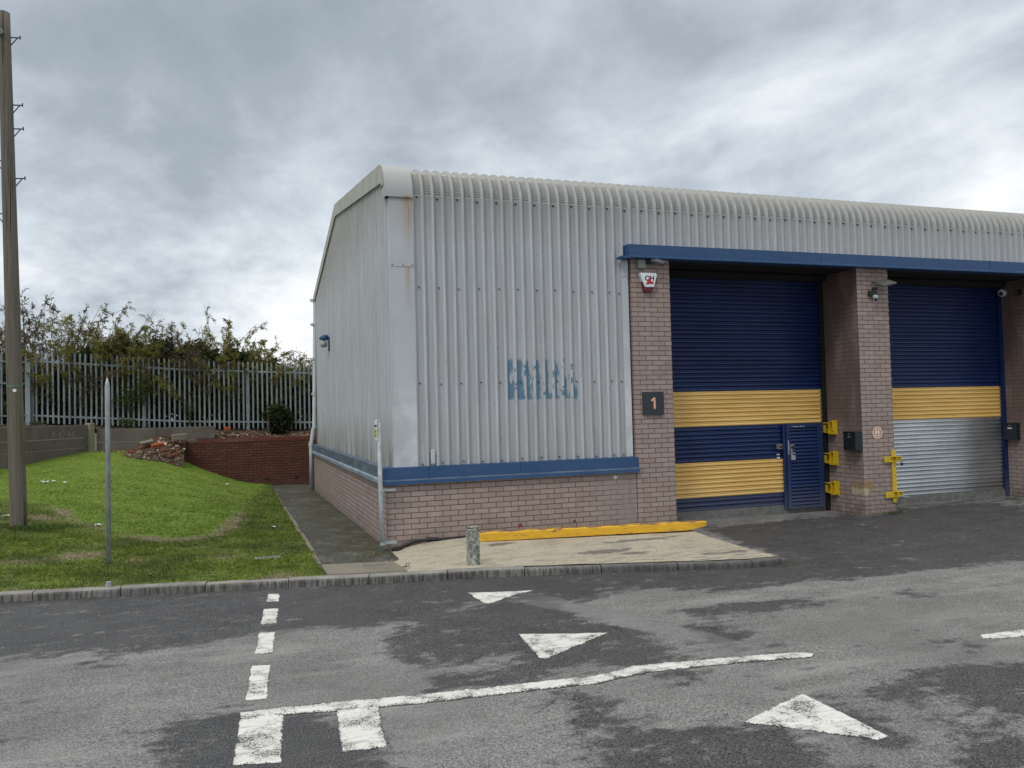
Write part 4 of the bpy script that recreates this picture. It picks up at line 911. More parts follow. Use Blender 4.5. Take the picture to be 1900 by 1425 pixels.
# wall light on the gable
s=empty('wall_light',(.095,7.4,3.46),'blue bulkhead wall light on the pale gable cladding','lamp')
m=MB(); m.box(-.025,.03,-.06,.06,-.18,.13); bevel(m.build('bracket',M['blue'],s),.008)
m=MB(); m.tube([(-.02,0,.13),(-.10,0,.12),(-.15,0,.05)],[.05,.08,.10],14); m.build('hood',M['blue'],s,smooth=True)
m=MB(); m.tube([(-.12,0,.05),(-.125,0,-.07),(-.12,0,-.10)],[.09,.08,.04],14); m.build('lens',M['lens'],s,smooth=True)

# sign post clamped at the corner
s=empty('sign_post',(-.085,-.10,0),'short galvanised post clamped to the building corner with small yellow plate','sign post')
m=MB(); m.tube([(0,0,-.10),(-.012,0,.5),(-.022,-.0,1.74)],.031,14); m.tube([(-.022,0,1.74),(-.022,0,1.765)],[.031,.012],14); m.build('pole',M['galv'],s,smooth=True)
for z in (.80,.085):
    m=MB(); m.tube([(.0,-.0,z-.016),(-.0,-.0,z+.016)],.037,14); m.box(0,.195,-.012,.008,z-.008,z+.022,0,Matrix.Translation((0,0,0))); m.box(.03,.20,.088,.098,z-.012,z+.028); m.box(.0,.03,.02,.09,z-.01,z+.02); bevel(m.build('clamp',M['galv'],s),.002)
m=MB(); RT=Matrix.Translation((-.053,.02,1.625))@Matrix.Rotation(math.radians(4),4,'Z'); m.box(-.006,.0,-.065,.065,-.14,.14,0,RT); bevel(m.build('sign_plate',M['white'],s),.002)
m=MB(); m.box(-.0085,-.0062,-.055,.055,-.10,.02,0,RT); m.box(-.0085,-.0062,-.055,.055,.045,.075,1,RT); m.box(-.0105,-.0086,-.04,.04,-.025,-.012,1,RT); m.box(-.0105,-.0086,-.04,.04,-.075,-.06,1,RT); m.build('sign_face',[simple('hydrant_yellow',(.60,.55,.03),.5),M['black']],s)
# free-standing post on the verge
zp=lambda x,y: float(lawnz(np.array([x]),np.array([y]))[0])
b=hit(202,1045,2,.0); s=empty('verge_post',(b.x,b.y,0),'tall bare galvanised post with pointed top on the grass verge','post')
m=MB(); m.tube([(0,0,-.1),(0,0,2.28),(0,0,2.33),(0,0,2.40)],[.031,.031,.026,.008],14); m.build('tube',M['galv'],s,smooth=True)
b=hit(201,1086,2,-.01); m=MB(); m.tube([(b.x,b.y,-.05),(b.x+.004,b.y,.03)],[.035,.03],12); tag(m.build('post_stub',M['galv'],smooth=False),'cut off metal post stub in the grass just behind the kerb','post stub')
# bollard
b=hit(881,1046,2,-.0); s=empty('bollard',(b.x,b.y+.06,0),'weathered square concrete bollard at the left end of the yellow beam','bollard')
m=MB(); m.box(-.074,.074,-.05,.05,-.08,.42); m.box(-.066,.066,-.042,.042,.42,.445); o=bevel(m.build('shaft',M['bollard'],s),.015,3)
# yellow beam
L=Vector((1.20,-.36,.056)); Rr=Vector((4.50,-.84,.052)); d=(Rr-L); ln=d.length; an=math.atan2(d.y,d.x)
s=empty('timber_beam',L,'long yellow beam with flaking paint lying along the brick plinth','beam'); s.rotation_euler=(0,0,an)
m=MB(); h=.118; w=.125; xsn=[0,.02]+list(np.linspace(.1,ln-.30,24))+[ln-.12,ln]
vs=[]
for k,x in enumerate(xsn):
    c=0 if k<len(xsn)-2 else (.018 if k==len(xsn)-2 else .035); e=.001*math.sin(x*4)
    vs+= [(x,0+c*.3,c*1.5+.0),(x,w,c),(x,w,h-e),(x,.012,h-e),(x,0,h-.012-e)]
n=5; m.add(vs,[(i*n+j,i*n+(j+1)%n,(i+1)*n+(j+1)%n,(i+1)*n+j) for i in range(len(xsn)-1) for j in range(n)]+[tuple(range(n)),tuple(range((len(xsn)-1)*n,len(xsn)*n))]); m.build('beam_body',M['flaky'],s)
for x in (.5,ln-.6):
    m=MB(); m.box(x-.06,x+.06,.01,.11,-.08,-.002); m.build('packer',M['wood'],s)
# rebar hooks at the slab
m=MB()
for k in (0,.055):
    p=hit(752+k*90,1050,2,.0); m.tube([(p.x-.06,p.y-.08,.0),(p.x,p.y-.05,.012),(p.x+.03,p.y+.04,.018),(p.x+.035,p.y+.10,.02)],.005,6)
tag(m.build('steel_hooks',simple('rusty_wire',(.05,.03,.02),.8)),'two thin bent dark wires sticking out of the pale concrete pad','wire')
# rolled black membrane along the wall foot
m=MB(); rr=random.Random(9); pts=[];rad=[]
for x in np.linspace(.05,1.28,22):
    zt=float(padz(np.array([x]),np.array([-.04]))[0]); pts.append((x,-.035+rr.uniform(-.012,.012),zt+.012+(.035 if x<.75 else .0)*math.sin((x)*PI/.8)**2)); rad.append(rr.uniform(.014,.034) if x<.75 else rr.uniform(.008,.016))
m.tube(pts,rad,8); tag(m.build('damp_membrane',M['black'],smooth=True),'crumpled black membrane at the foot of the brick plinth','membrane')

# ------------------------------------------------------------------ telegraph pole
b=hit(36,981,2,.2)
s=empty('telegraph_pole',(b.x,b.y,.2),'tall weathered wooden telegraph pole with iron climbing steps on the grass','telegraph pole')
dep=(Vector(b)-CP).dot(AF); top=hit(7,24,1,b.y)
H=top.z-.2; lean=(top.x-b.x)
m=MB(); N=26; pts=[(lean*t,0,-.3+(H+.3)*t) for t in np.linspace(0,1,N)]; m.tube(pts+[(lean,0,H+.012)],[.122-.036*t for t in np.linspace(0,1,N)]+[.07],24); m.build('shaft',M['wood'],s,smooth=True)
def polx(z): return lean*((z+.3)/(H+.3))
for (py,side) in ((70,1),(195,1),(239,1),(331,1),(300,-1),(398,-1)):
    q=hit(20,py,1,b.y); z=q.z-.2; r=.122-.036*(z/H); x=polx(z)+side*r*.93
    m=MB(); m.tube([(x-side*.05,0,z),(x+side*.135,0,z+.012)],.010,6); m.tube([(x+side*.135,0,z-.01),(x+side*.135,0,z+.045)],.010,6); m.tube([(x+side*.10,0,z+.008),(x,0,z-.13)],.008,6); m.tube([(x-side*.01,0,z-.10),(x-side*.01,0,z-.18)],.012,6); m.build('climbing_step',M['blackmetal'],s)
q=hit(27,725,1,b.y); z=q.z-.2; m=MB(); x=polx(z); r=.122-.036*z/H; yy=-math.sqrt(r*r-.004); m.tube([(x+.02,-r-.004,z),(x+.02,-r+.01,z)],.026,14); m.build('number_disc',M['white'],s)
m=MB(); z+=.075; m.tube([(x+.0,0,z-.012),(x+.0,0,z+.012)],r+.002,20,cap=False); m.build('green_band',simple('green_tag',(.10,.19,.13),.6),s)
m=MB(); z=H-.35; m.tube([(polx(z)-.04,-.11,z),(polx(z)-.04,-.135,z)],.05,16); m.tube([(polx(z)-.04,-.13,z),(polx(z)-.04,-.15,z)],.015,8); m.build('insulator_plate',M['greyplastic'],s)

# ------------------------------------------------------------------ walls, bank, fence
m=MB(); m.box(-3.22,-.05+.9,12.72,12.95,-.4,1.17); m.box(-3.22,-2.9,12.72,12.95,1.17,1.2)
rw=m.build('red_brick_wall',M['redbrick']); tag(rw,'low dark red brick retaining wall at the end of the path','wall')
m=MB(); x=-2.9; rr=random.Random(12); mm=MB()
while x<.85: m.box(x,x+.064,12.712,12.95,1.168,1.268+rr.uniform(-.006,.006)); x+=.075
o=m.build('coping',simple('red_soldier_brick',(.15,.045,.028),.85,0,.3,20),rw)
m=MB()
for px,py in ((445,892),(496,889),(550,885)):
    q=hit(px,py,1,12.70); m.box(q.x-.03,q.x+.03,12.705,12.73,q.z-.035,q.z+.035)
m.build('weep_hole',M['black'],rw)
# concrete sleeper retaining walls
def retain():
    A=Vector((A0[0],A0[1],0)); B=Vector((A2[0]-1.2,A2[1]-2.6,0)); d=(B-A).normalized(); n=Vector((d.y,-d.x,0))
    if n.dot(Vector((1,-.5,0)))<0: n=-n
    w=empty('retaining_wall',A,'grey concrete sleeper retaining wall angled behind the grass mound on the left','wall')
    ang=math.atan2(d.y,d.x); L=(B-A).length; zs=[(1.42,1.75),(1.16,1.41),(.86,1.15),(.3,.85)]
    Rm=Matrix.Rotation(ang,4,'Z')
    for i,(z0,z1) in enumerate(zs):
        x=.0
        while x<L:
            e=min(x+2.4,L); m=MB(); m.box(x+.004,e-.004,-.16,.0,z0+.003,z1-.004,0,Rm)
            bevel(m.build('sleeper',M['retain'],w),.008); x=e
    m=MB(); m.box(.0,.20,-.10,.07,.8,1.79,0,Rm); bevel(m.build('corner_post',M['capstone'],w),.02)
    m=MB()
    for k,(px,py) in enumerate(((63,811),(75,806),(84,808),(94,812),(102,806))):
        r_=random.Random(k); t=.8+(102-px)/102*1.9; base=Vector((t,-.003,1.55+.03*r_.uniform(-1,1)))
        for q in range(2): m.box(base.x+q*.03,base.x+q*.03+.012,0.001,.004,base.z-.06*r_.random()-.02,base.z+.06*r_.random()+.02,0,Rm)
    m.build('chalk_marks',M['greyplastic'] if 0 else simple('chalk_grey',(.32,.31,.29),.9),w)
    w2=empty('retaining_wall',(-5.4,12.75,0),'grey concrete panel wall running from the corner post to the rubble heap','wall')
    for z0,z1 in ((1.28,1.62),(.95,1.27),(.5,.94)):
        for x in (0.03,1.5):
            m=MB(); m.box(x,x+1.46,-.02,.12,z0+.003,z1-.003); bevel(m.build('panel',M['retain'],w2),.008)
retain()
def bankz(X,Y):
    fb=np.interp(X,[-9,-7.03,-3.2,.3,2],[1.85,1.80,1.53,1.40,1.38]); base=np.interp(X,[-9,-5.5,-5.3,-3.3,-2.9,1],[1.72,1.70,1.58,1.52,1.20,1.20])
    t=np.clip((Y-12.9)/.75,0,1); z=base*(1-t)+fb*t; return z+.03*np.sin(5*X+2*Y)*np.sin(4*Y+X)+.09*np.exp(-((Y-13.12)/.14)**2)*np.clip(1-np.abs(X+2.1)/1.8,0,1)*(1+.4*np.sin(X*7))
xs=np.arange(-16,3.,.12); ys=np.concatenate([np.arange(12.93,14.5,.08),np.arange(14.5,24,.8)])
V,F=grid(xs,ys,bankz); V=V+np.array([0,0,1])*RNG.normal(0,.012,(len(V),1)); tag(npmesh('bank',V,F,M['soil'],smooth=True),kind='structure')
# bank left of angled wall
xs=np.linspace(-1,1,2); m=MB(); m.add([(-5.5,12.95,1.72),(-8.95,5.45,1.74),(-20,5.45,1.8),(-20,13.1,1.8)],[(0,1,2,3)]); tag(m.build('bank',M['soil']),kind='structure')
# rubble heap
def heapz(X,Y):
    s=np.clip((X+4.75)/1.5,0,1); top=np.interp(X,[-4.9,-4.4,-3.9,-3.3,-2.8],[.85,1.12,1.42,1.48,1.30]); 
    lw=lawnz(X,np.minimum(Y,12.7)); t=np.clip((Y-11.75)/1.1,0,1); t=t**.8
    return lw*(1-t)+top*t-.02
V,F=grid(np.arange(-4.85,-3.17,.05),np.arange(11.7,13.05,.05),heapz)
tt=RNG.normal(0,.018,(len(V),)); V[:,2]+=tt; tag(npmesh('rubble_heap',V,F,M['soil'],smooth=False),kind='structure')
def chips(n,name,label,xr,yr,zf,s0,s1,lim=None):
    Vs=[];Fs=[];T=[]; cube=np.array([(x,y,z) for z in(-1,1) for y in(-1,1) for x in(-1,1)],float); cf=np.array([(0,2,3,1),(4,5,7,6),(0,1,5,4),(2,6,7,3),(0,4,6,2),(1,3,7,5)])
    x=RNG.uniform(*xr,n);y=RNG.uniform(*yr,n); z=zf(x,y); 
    for i in range(n):
        s=RNG.uniform(s0,s1)*np.array([1,RNG.uniform(.5,.9),RNG.uniform(.35,.7)]); c=cube*s*(1+RNG.uniform(-.3,.3,(8,3)))
        q=Matrix.Rotation(RNG.uniform(0,6.28),3,'Z')@Matrix.Rotation(RNG.uniform(-.6,.6),3,'X')@Matrix.Rotation(RNG.uniform(-.6,.6),3,'Y'); c=c@np.array(q).T+np.array([x[i],y[i],z[i]])
        Vs.append(c);Fs.append(cf+8*i);T+= [RNG.random()]*8
    tag(npmesh(name,np.concatenate(Vs),np.concatenate(Fs),M['rub'],attrs={'tint':T}),label,'rubble',kind='stuff')
chips(1100,'rubble','broken brick and stone spilling down beside the red wall',(-4.8,-3.2),(11.75,13.0),heapz,.006,.034)
chips(1500,'rubble','broken brick and stone along the top of the red wall',(-4.2,.9),(12.96,13.5),bankz,.008,.036)
chips(60,'rubble','larger broken lumps in the rubble beside the red wall',(-4.5,-3.25),(11.9,12.9),heapz,.04,.085)
chips(260,'rubble','small pale stones on the earth at the foot of the grey wall',(-5.3,-4.3),(12.3,12.7),lawnz,.008,.025)
for (px,py,w,h,mt,rot,lab) in ((292,826,.15,.08,'orangebrick',.4,'loose orange brick lying on the rubble slope'),(333,810,.19,.11,'slab',.15,'large grey concrete lump near the top of the rubble slope'),(422,795,.09,.07,'orangebrick',.1,'small orange brick piece at the foot of the fence'),(272,820,.17,.04,'slab',.5,'flat pale stone slab on the left of the rubble slope')):
    q=hit(px,py,1,12.25 if py>800 and px<350 else 13.35); x,y=q.x,q.y; zf=heapz if px<350 else bankz; z=float(zf(np.array([x]),np.array([y]))[0])
    m=MB(); m.box(-w,w,-.07,.07,-h/2,h); o=bevel(m.build('loose_brick' if 'brick' in mt else 'loose_stone',M[mt]),.012); o.location=(x,y,max(z,q.z-h*.4)); o.rotation_euler=(rot*.5,-rot*.4,rot); tag(o,lab,'brick' if 'brick' in mt else 'stone')

# palisade fence
FY=13.6
def fb(x): return float(np.interp(x,[-7.03,-3.2,.28],[1.83,1.566,1.44]))
def palemesh(h=1.98):
    m=MB(); w=.026; prof=[(-w,0.),(-w*.45,-.012),(w*.45,-.012),(w,0.)]; zs=[0,h-.13,h-.11]
    V=[]
    for z in (0,h-.12): V+= [(x,y,z) for x,y in prof]
    m.add(V,[(0,1,5,4),(1,2,6,5),(2,3,7,6)])
    t=h-.12
    m.add([(-w,0,t),(-w*.45,-.012,t),(w*.45,-.012,t),(w,0,t),(-w*.55,0,t+.09),(w*.55,0,t+.09),(0,-.008,h),(-w*.2,-.01,t+.03),(w*.2,-.01,t+.03)],[(0,1,7,4),(3,5,8,2),(1,2,8,7),(7,8,6),])
    return m
fence=empty('palisade_fence',(-7.03,FY,1.83),'galvanised steel palisade fence with pointed pales running behind the red wall','fence')
pm=None; x=-6.93; i=0; rr=random.Random(8)
while x<.95:
    if pm is None: o=palemesh().build('pale',M['palemetal'],fence,recalc=False); pm=o
    else:
        o=pm.copy(); COL.objects.link(o); o.parent=fence
    o.location=(x+7.03,rr.uniform(-.004,.004),fb(x)-1.83+rr.uniform(-.012,.012)+.0); o.rotation_euler=(0,rr.uniform(-.006,.006),rr.uniform(-.12,.12))
    x+=.1315
for dz in (.20,1.66):
    m=MB(); a=(-7.03,FY+.01);bx=1.0; P=[]
    for xx in (-7.03,-3.2,.28,1.0): P.append((xx+7.03,fb(xx)+dz-1.83))
    for (u0,z0),(u1,z1) in zip(P[:-1],P[1:]):
        vs=[(u0,.006,z0-.024),(u0,.006,z0+.024),(u0,.05,z0+.024),(u1,.006,z1-.024),(u1,.006,z1+.024),(u1,.05,z1+.024)]; m.add(vs,[(0,1,4,3),(1,2,5,4)])
    m.build('rail',M['palemetal'],fence,recalc=False)
for xx in (-7.05,-4.3,-1.55,.98):
    m=MB(); z=fb(xx)-1.83; m.box(xx+7.03-.05,xx+7.03+.05,.05,.11,z-.3,z+1.75); m.build('post',M['palemetal'],fence)
# left return of the fence, seen obliquely: comes forward on top of the angled wall
f2=empty('palisade_fence',(-7.12,FY-.05,1.83),'blue grey palisade fence return angling left behind the wooden pole','fence')
dv=Vector((-1.35,-1.0,0)).normalized(); a2=math.atan2(dv.y,dv.x)
pm2=None
for k in range(30):
    if k==0: o=palemesh(1.92).build('pale',M['palemetal'],f2,recalc=False); pm2=o
    else: o=pm2.copy(); COL.objects.link(o); o.parent=f2
    o.location=(dv.x*(.05+k*.15),dv.y*(.05+k*.15),-.02-.004*k); o.rotation_euler=(0,0,a2+PI+rr.uniform(-.06,.06))
for dz in (.20,1.05,1.62):
    m=MB(); R2=Matrix.Rotation(a2,4,'Z'); m.box(0,4.6,-.03,.03,dz-.022,dz+.022,0,R2); m.build('rail',M['palemetal'],f2)
m=MB(); m.box(-.06,.06,-.06,.06,-.3,1.62); m.build('post',M['palemetal'],f2)

# ------------------------------------------------------------------ vegetation
def leaves(P,D,L,Wd,seed_t=None):
    """P base points, D unit directions, L lengths, Wd widths -> two-triangle curved leaves"""
    n=len(P); up=RNG.normal(0,1,(n,3)); S=np.cross(D,up); S/=np.linalg.norm(S,axis=1)[:,None]+1e-9
    droop=np.array([0,0,-1.])*(L*.18)[:,None]
    a=P; mid=P+D*(L*.45)[:,None]; tip=P+D*L[:,None]+droop
    V=np.stack([a,mid+S*(Wd*.5)[:,None],tip,mid-S*(Wd*.5)[:,None]],1).reshape(-1,3); F=np.arange(4*n).reshape(n,4)
    return V,F
def shoot(base,dirv,length,droop,n=10):
    pts=[np.array(base,float)]; d=np.array(dirv,float); d/=np.linalg.norm(d); st=length/n
    for i in range(n):
        d=d+np.array([RNG.normal(0,.06),RNG.normal(0,.06),-droop*(i/n)**1.5]); d/=np.linalg.norm(d); pts.append(pts[-1]+d*st)
    return np.array(pts)
def shrub(name,label,cx,cy,z0,ztop,width,nsh,dens,mat,cat='shrub',group=None,lsize=(.07,.13),depth=.8,low=.0,lw=.22,fill=0,fillmat=None,fz=.5,spread=.55):
    s=empty(name,(0,0,0),label,cat,group)
    st=MB(); VV=[];FF=[];TT=[];nb=0
    LP=[];LD=[];LL=[]
    for k in range(nsh):
        bx=cx+RNG.uniform(-.35,.35)*width; by=cy+RNG.uniform(-.4,.4)*depth
        hx=(bx-cx)/(width*.5); lean=np.array([hx*spread+RNG.normal(0,.22),RNG.normal(0,.25),1.])
        prof=max(.35,1-.45*hx*hx); H=(ztop-z0)*prof*RNG.uniform(.62,1.02)
        pts=shoot((bx,by,z0),lean,H*1.03,RNG.uniform(.10,.34),12)
        st.tube([tuple(p) for p in pts],[.014*(1-i/13)+.003 for i in range(13)],4,cap=False)
        nsub=int(6*dens)+3
        for j in range(nsub):
            i=RNG.integers(3,12); p=pts[i]; d0=pts[min(i+1,12)]-pts[i-1]; d0/=np.linalg.norm(d0)
            d=d0+RNG.normal(0,.55,3); sl=RNG.uniform(.18,.5)*(1.1-.04*i); sp=shoot(p,d,sl,.35,5)
            st.tube([tuple(q) for q in sp],[.006,.005,.004,.004,.003,.002],3,cap=False)
            m=int(9*dens)+2; t=RNG.uniform(.1,1,m); idx=(t*4.999).astype(int); fr=t*5-idx
            P=sp[idx]*(1-fr)[:,None]+sp[np.minimum(idx+1,5)]*fr[:,None]; dd=(sp[-1]-sp[0]); dd/=np.linalg.norm(dd)
            D=dd[None,:]*.7+RNG.normal(0,.6,(m,3)); LP.append(P);LD.append(D)
        m=int(14*dens); idx=RNG.integers(int(2+low*8),12,m); LP.append(pts[idx]+RNG.normal(0,.01,(m,3))); LD.append(RNG.normal(0,.6,(m,3))+np.array([0,0,.4]))
    P=np.concatenate(LP);D=np.concatenate(LD)
    if fill:
        fx=cx+RNG.uniform(-.55,.55,fill)*width; fyy=cy+RNG.uniform(-.5,.5,fill)*depth; hx=(fx-cx)/(width*.5)
        lump=.55+.45*np.sin(fx*4.3+1)*np.sin(fx*9.1)
        fzz=z0+(ztop-z0)*fz*RNG.random(fill)**.8*(1-.35*hx*hx)*(.8+.3*lump); P=np.concatenate([P,np.stack([fx,fyy,fzz],-1)]); D=np.concatenate([D,RNG.normal(0,1,(fill,3))])
    D/=np.linalg.norm(D,axis=1)[:,None]; n=len(P); L=RNG.uniform(*lsize,n); V,F=leaves(P,D,L,L*lw)
    T=np.clip(RNG.normal(.42,.25,n),0,1); cl=.5+.5*np.sin(P[:,0]*7+P[:,2]*5)*np.sin(P[:,2]*9-P[:,0]*3); T=np.clip(T*.6+cl*.45,0,1)
    npmesh('foliage',V,F,mat,s,attrs={'tint':np.repeat(T,4)})
    st.build('stems',M['twig'],s,recalc=False); return s
GR='shrubs growing behind the palisade fence'
specs=[ # photo x, top y, width m, shoots, density, material, fill
 (10,575,1.3,16,1.0,'leafolive',500,'thin straggly shrub rising behind the wooden pole'),
 (80,536,1.5,24,.95,'leafdry',900,'tallest pale wispy shrub behind the fence right of the wooden pole'),
 (140,545,1.5,26,1.0,'leafolive',1100,'sparse feathery shrub with arching tips, left half of the fence'),
 (205,588,1.2,16,1.0,'leafolive',1600,'low dense olive shrub between the two tall wispy clumps'),
 (262,585,1.3,22,1.3,'leafolive',1700,'rounded olive shrub behind the fence above the bare metal post'),
 (325,592,1.0,16,.9,'leafdry',900,'brownish shrub with seed heads leaning over the middle of the fence'),
 (380,578,1.2,24,1.3,'leafolive',1400,'upright leafy shrub forming the central peak of the hedge'),
 (440,612,1.3,24,1.4,'leafolive',1200,'yellowish olive shrub right of the central peak'),
 (495,636,1.1,20,1.2,'leafolive',800,'low rounded shrub sloping down towards the building'),
 (540,646,.9,10,.8,'leafolive',350,'thin twiggy shrub just left of the building'),
 (590,640,.9,8,.7,'leafdry',250,'few bare twigs showing past the downpipe')]
for (px,py,w,ns,de,mt,fl,lab) in specs:
    q=hit(px,py,1,14.4); shrub('shrub',lab,q.x,14.4,1.5,q.z+.12,w,int(ns*2.3),de*2.0,M[mt],'shrub',GR,(.055,.12),.9,.25,.24,int(fl*2.6),fz=.82)
# dark undergrowth mass right behind the pales
def under():
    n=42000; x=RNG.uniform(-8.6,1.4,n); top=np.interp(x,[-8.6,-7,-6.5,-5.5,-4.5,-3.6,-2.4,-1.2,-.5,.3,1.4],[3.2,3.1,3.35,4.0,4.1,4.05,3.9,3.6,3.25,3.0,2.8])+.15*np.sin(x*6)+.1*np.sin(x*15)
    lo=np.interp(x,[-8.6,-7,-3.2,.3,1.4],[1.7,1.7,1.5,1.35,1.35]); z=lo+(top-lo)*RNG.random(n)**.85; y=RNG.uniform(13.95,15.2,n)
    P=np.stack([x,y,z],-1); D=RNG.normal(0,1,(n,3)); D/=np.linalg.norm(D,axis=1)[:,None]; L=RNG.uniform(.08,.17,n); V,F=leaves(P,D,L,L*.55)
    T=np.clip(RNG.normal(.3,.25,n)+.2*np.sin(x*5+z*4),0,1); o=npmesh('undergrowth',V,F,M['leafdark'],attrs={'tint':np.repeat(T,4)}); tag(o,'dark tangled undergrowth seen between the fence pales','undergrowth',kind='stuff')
under()
def clump(name,label,px,py,Yp,w,h,n,mat,ls,cat='plant',flat=False):
    q=hit(px,py,1,Yp); P=np.stack([q.x+RNG.normal(0,w*.42,n),Yp+RNG.normal(0,.07,n),q.z+RNG.normal(0,h*.42,n)],-1); D=RNG.normal(0,1,(n,3)); D/=np.linalg.norm(D,axis=1)[:,None]; L=RNG.uniform(*ls,n); V,F=leaves(P,D,L,L*.5)
    s=empty(name,(0,0,0),label,cat); npmesh('foliage',V,F,mat,s,attrs={'tint':np.repeat(RNG.random(n),4)})
    m=MB()
    for k in range(7): m.tube([(q.x+RNG.uniform(-w,w)*.2,Yp+.02,max(1.35,q.z-h*1.2)),(q.x+RNG.uniform(-w,w)*.4,Yp,q.z),(q.x+RNG.uniform(-w,w)*.5,Yp,q.z+h*.6)],[.008,.006,.003],4,cap=False)
    m.build('stems',M['twig'],s,recalc=False); return s
clump('climber','leafy green climber poking through the fence behind the bare post',240,738,13.5,.55,.35,420,M['leafgreen'],(.04,.09))
clump('climber','leafy tendril hanging through the fence right of the bare post top',268,712,13.5,.35,.5,260,M['leafgreen'],(.04,.08))
clump('climber','dry brown seed heads drooping over the fence top',358,668,13.5,.5,.45,620,M['leafdry'],(.03,.07))
clump('climber','small green sprig low on the fence left of the ivy stump',352,762,13.5,.12,.35,90,M['leafgreen'],(.04,.08))
clump('weed','low round weed at the foot of the fence above the grey wall',236,783,13.35,.30,.14,260,M['leafgreen'],(.03,.07))
clump('weed','small weed sprouting on the grey wall near the wooden pole',68,784,13.2,.3,.06,110,M['leafgreen'],(.03,.06))
# ivy-covered stump
q=hit(508,800,1,13.3); s=empty('ivy_stump',(q.x,13.3,1.35),'bushy ivy covered stump in front of the fence above the red wall','stump')
m=MB(); m.tube([(-.13,0,-.1),(-.13,0,.62),(-.10,0,.70)],[.085,.075,.05],12); m.build('trunk',M['slab'],s,smooth=True)
n=2600; th=RNG.uniform(0,2*PI,n); ph=np.arccos(RNG.uniform(-1,1,n)); r=RNG.uniform(.65,1.08,n)
P=np.stack([.10+.42*r*np.sin(ph)*np.cos(th),.22*r*np.sin(ph)*np.sin(th),.42+.42*r*np.cos(ph)],-1); P=P[(P[:,0]>-.12)|(P[:,2]>.45)]; n=len(P); D=RNG.normal(0,1,(n,3)); D/=np.linalg.norm(D,axis=1)[:,None]; L=RNG.uniform(.05,.10,n); V,F=leaves(P,D,L,L*.6)
npmesh('ivy',V,F,M['leafdark'],s,attrs={'tint':np.repeat(np.clip(RNG.normal(.35,.3,n)+.5*(P[:,2]-.3),0,1),4)})
# tufts
def tuft(px,py,z,w,n,label,h=.06,name='grass_tuft'):
    p=hit(px,py,2,z); P=np.stack([p.x+RNG.normal(0,w,n),p.y+RNG.normal(0,w*.3,n),np.full(n,z)],-1); D=RNG.normal(0,.5,(n,3)); D[:,2]=1; D/=np.linalg.norm(D,axis=1)[:,None]; L=RNG.uniform(.4,1,n)*h; V,F=leaves(P,D,L,L*.18); o=npmesh(name,V,F,M['leafgreen'],attrs={'tint':np.repeat(RNG.random(n)*.6+.3,4)}); tag(o,label,'tuft')
tuft(1657,953,-.075,.10,160,'small green tuft at the foot of the second pier',.07)
tuft(1460,1050,-.115,.12,120,'small weed tuft at the right end of the kerb',.03)
tuft(722,1018,-.03,.05,60,'small weed at the base of the corner sign post',.06)
# long grass round the pole foot
tuft(36,984,.2,.22,500,'longer grass blades around the foot of the wooden pole',.12)

# litter and fallen leaves
def litter(px,py,z,w,label,name='litter',mat='paper',cat='litter'):
    p=hit(px,py,2,z) ; rr=random.Random(px*7+py); zz=max(z,zp(p.x,p.y) if p.x<-1 and p.y>-1.3 else z)
    m=MB(); k=4; vs=[]
    for j in range(3):
        for i in range(4): vs.append((w*(i/3-.5)*2,w*.8*(j/2-.5),.012+rr.uniform(0,.025)))
    m.add(vs,[(j*4+i,j*4+i+1,(j+1)*4+i+1,(j+1)*4+i) for j in range(2) for i in range(3)])
    o=m.build(name,M[mat],recalc=False); q=p; o.location=(q.x,q.y,zz); o.rotation_euler=(0,0,rr.uniform(0,3)); tag(o,label,cat); return o
def on_lawn(px,py):
    lo,hi=5.,40.; d=(AF+AR*((px-950)/CQ[6])-AU*((py-712.5)/CQ[6]))
    t=6.
    while t<30:
        p=CP+d*t
        if p.z<zp(p.x,p.y): break
        t+=.05
    return p
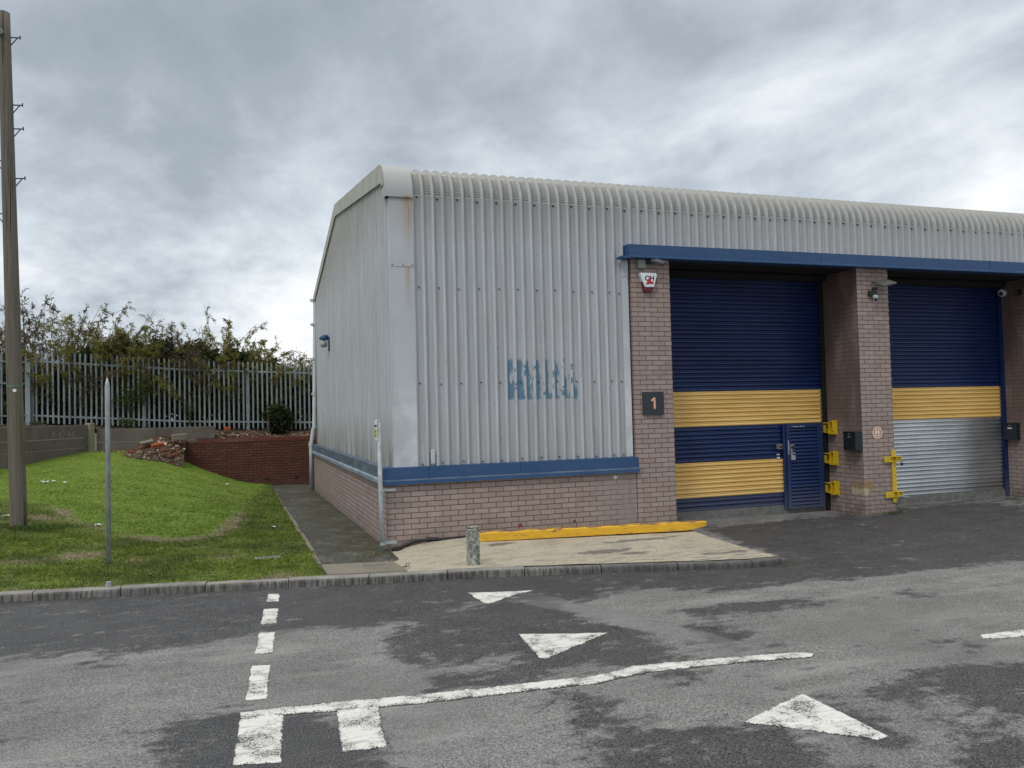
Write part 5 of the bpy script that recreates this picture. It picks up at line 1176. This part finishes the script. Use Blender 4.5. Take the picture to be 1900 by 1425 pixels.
for (px,py,w,lab) in ((77,896,.05,'leftmost white scrap on the grass mound'),(85,897,.07,'larger white scrap on the grass mound'),(100,895,.05,'third white scrap on the grass mound'),(120,898,.04,'rightmost small white scrap on the grass mound'),(422,901,.07,'white scrap at the right edge of the mound near the red wall'),(508,981,.06,'white scrap on the grass beside the path edging'),(182,977,.07,'pale stone on the worn strip beside the bare post'),(266,793,.01,None)):
    if lab is None: continue
    p=on_lawn(px,py); m=MB(); rr=random.Random(px); vs=[(w*(i/3-.5)*1.6,w*.9*(j/2-.5),.02+rr.uniform(0,.035)) for j in range(3) for i in range(4)]
    m.add(vs,[(j*4+i,j*4+i+1,(j+1)*4+i+1,(j+1)*4+i) for j in range(2) for i in range(3)]); o=m.build('litter',M['paper'],recalc=False); o.location=p; o.rotation_euler=(0,0,rr.uniform(0,3)); tag(o,lab,'litter')
litter(203,993,.0,.0001,'x') if 0 else None
def bits(n,regions,name,label,mat,s0,s1):
    V=[];T=[]
    for i in range(n):
        x0,x1,y0,y1,zf=regions[RNG.integers(len(regions))]; x=RNG.uniform(x0,x1);y=RNG.uniform(y0,y1); z=zf(x,y); s=RNG.uniform(s0,s1); a=RNG.uniform(0,6.3)
        c=np.array([(-1,-.5,0),(1,-.4,.25),(.8,.6,.1),(-.7,.5,.3)])*s; R2=np.array([[math.cos(a),-math.sin(a),0],[math.sin(a),math.cos(a),0],[0,0,1]]); V.append(c@R2.T+np.array([x,y,z])); T+=[RNG.random()]*4
    tag(npmesh(name,np.concatenate(V),np.arange(4*n).reshape(n,4),mat,attrs={'tint':T}),label,'debris',kind='stuff')
f1=lambda x,y: float(lawnz(np.array([x]),np.array([y]))[0])+.02
M['dead']=leaf_mat('fallen_leaves',(.10,.06,.025),(.26,.18,.07),(.55,.50,.38))
bits(420,[(-6,-1,-1.0,2.5,f1),(-4,-1,-1.2,0,f1)],'fallen_leaves','small dry leaves and pale chips scattered on the verge',M['dead'],.006,.018)
bits(160,[(-.95,0,-.8,9,lambda x,y: float(pathz(np.array(x),np.array(y)))+.004),(-.4,0,-.6,3,lambda x,y: float(pathz(np.array(x),np.array(y)))+.004)],'fallen_leaves','dry leaves and moss clods along the path',M['dead'],.008,.022)
bits(260,[(-5,4.3,-2.9,-1.6,lambda x,y: RZ+.006 if y<kerby(x)-.03 else -9),(4.6,11,-2.8,.7,lambda x,y: float(roadz(np.array(x),np.array(y)))+.005)],'road_grit','pale grit and small stones on the damp asphalt',M['dead'],.004,.012)
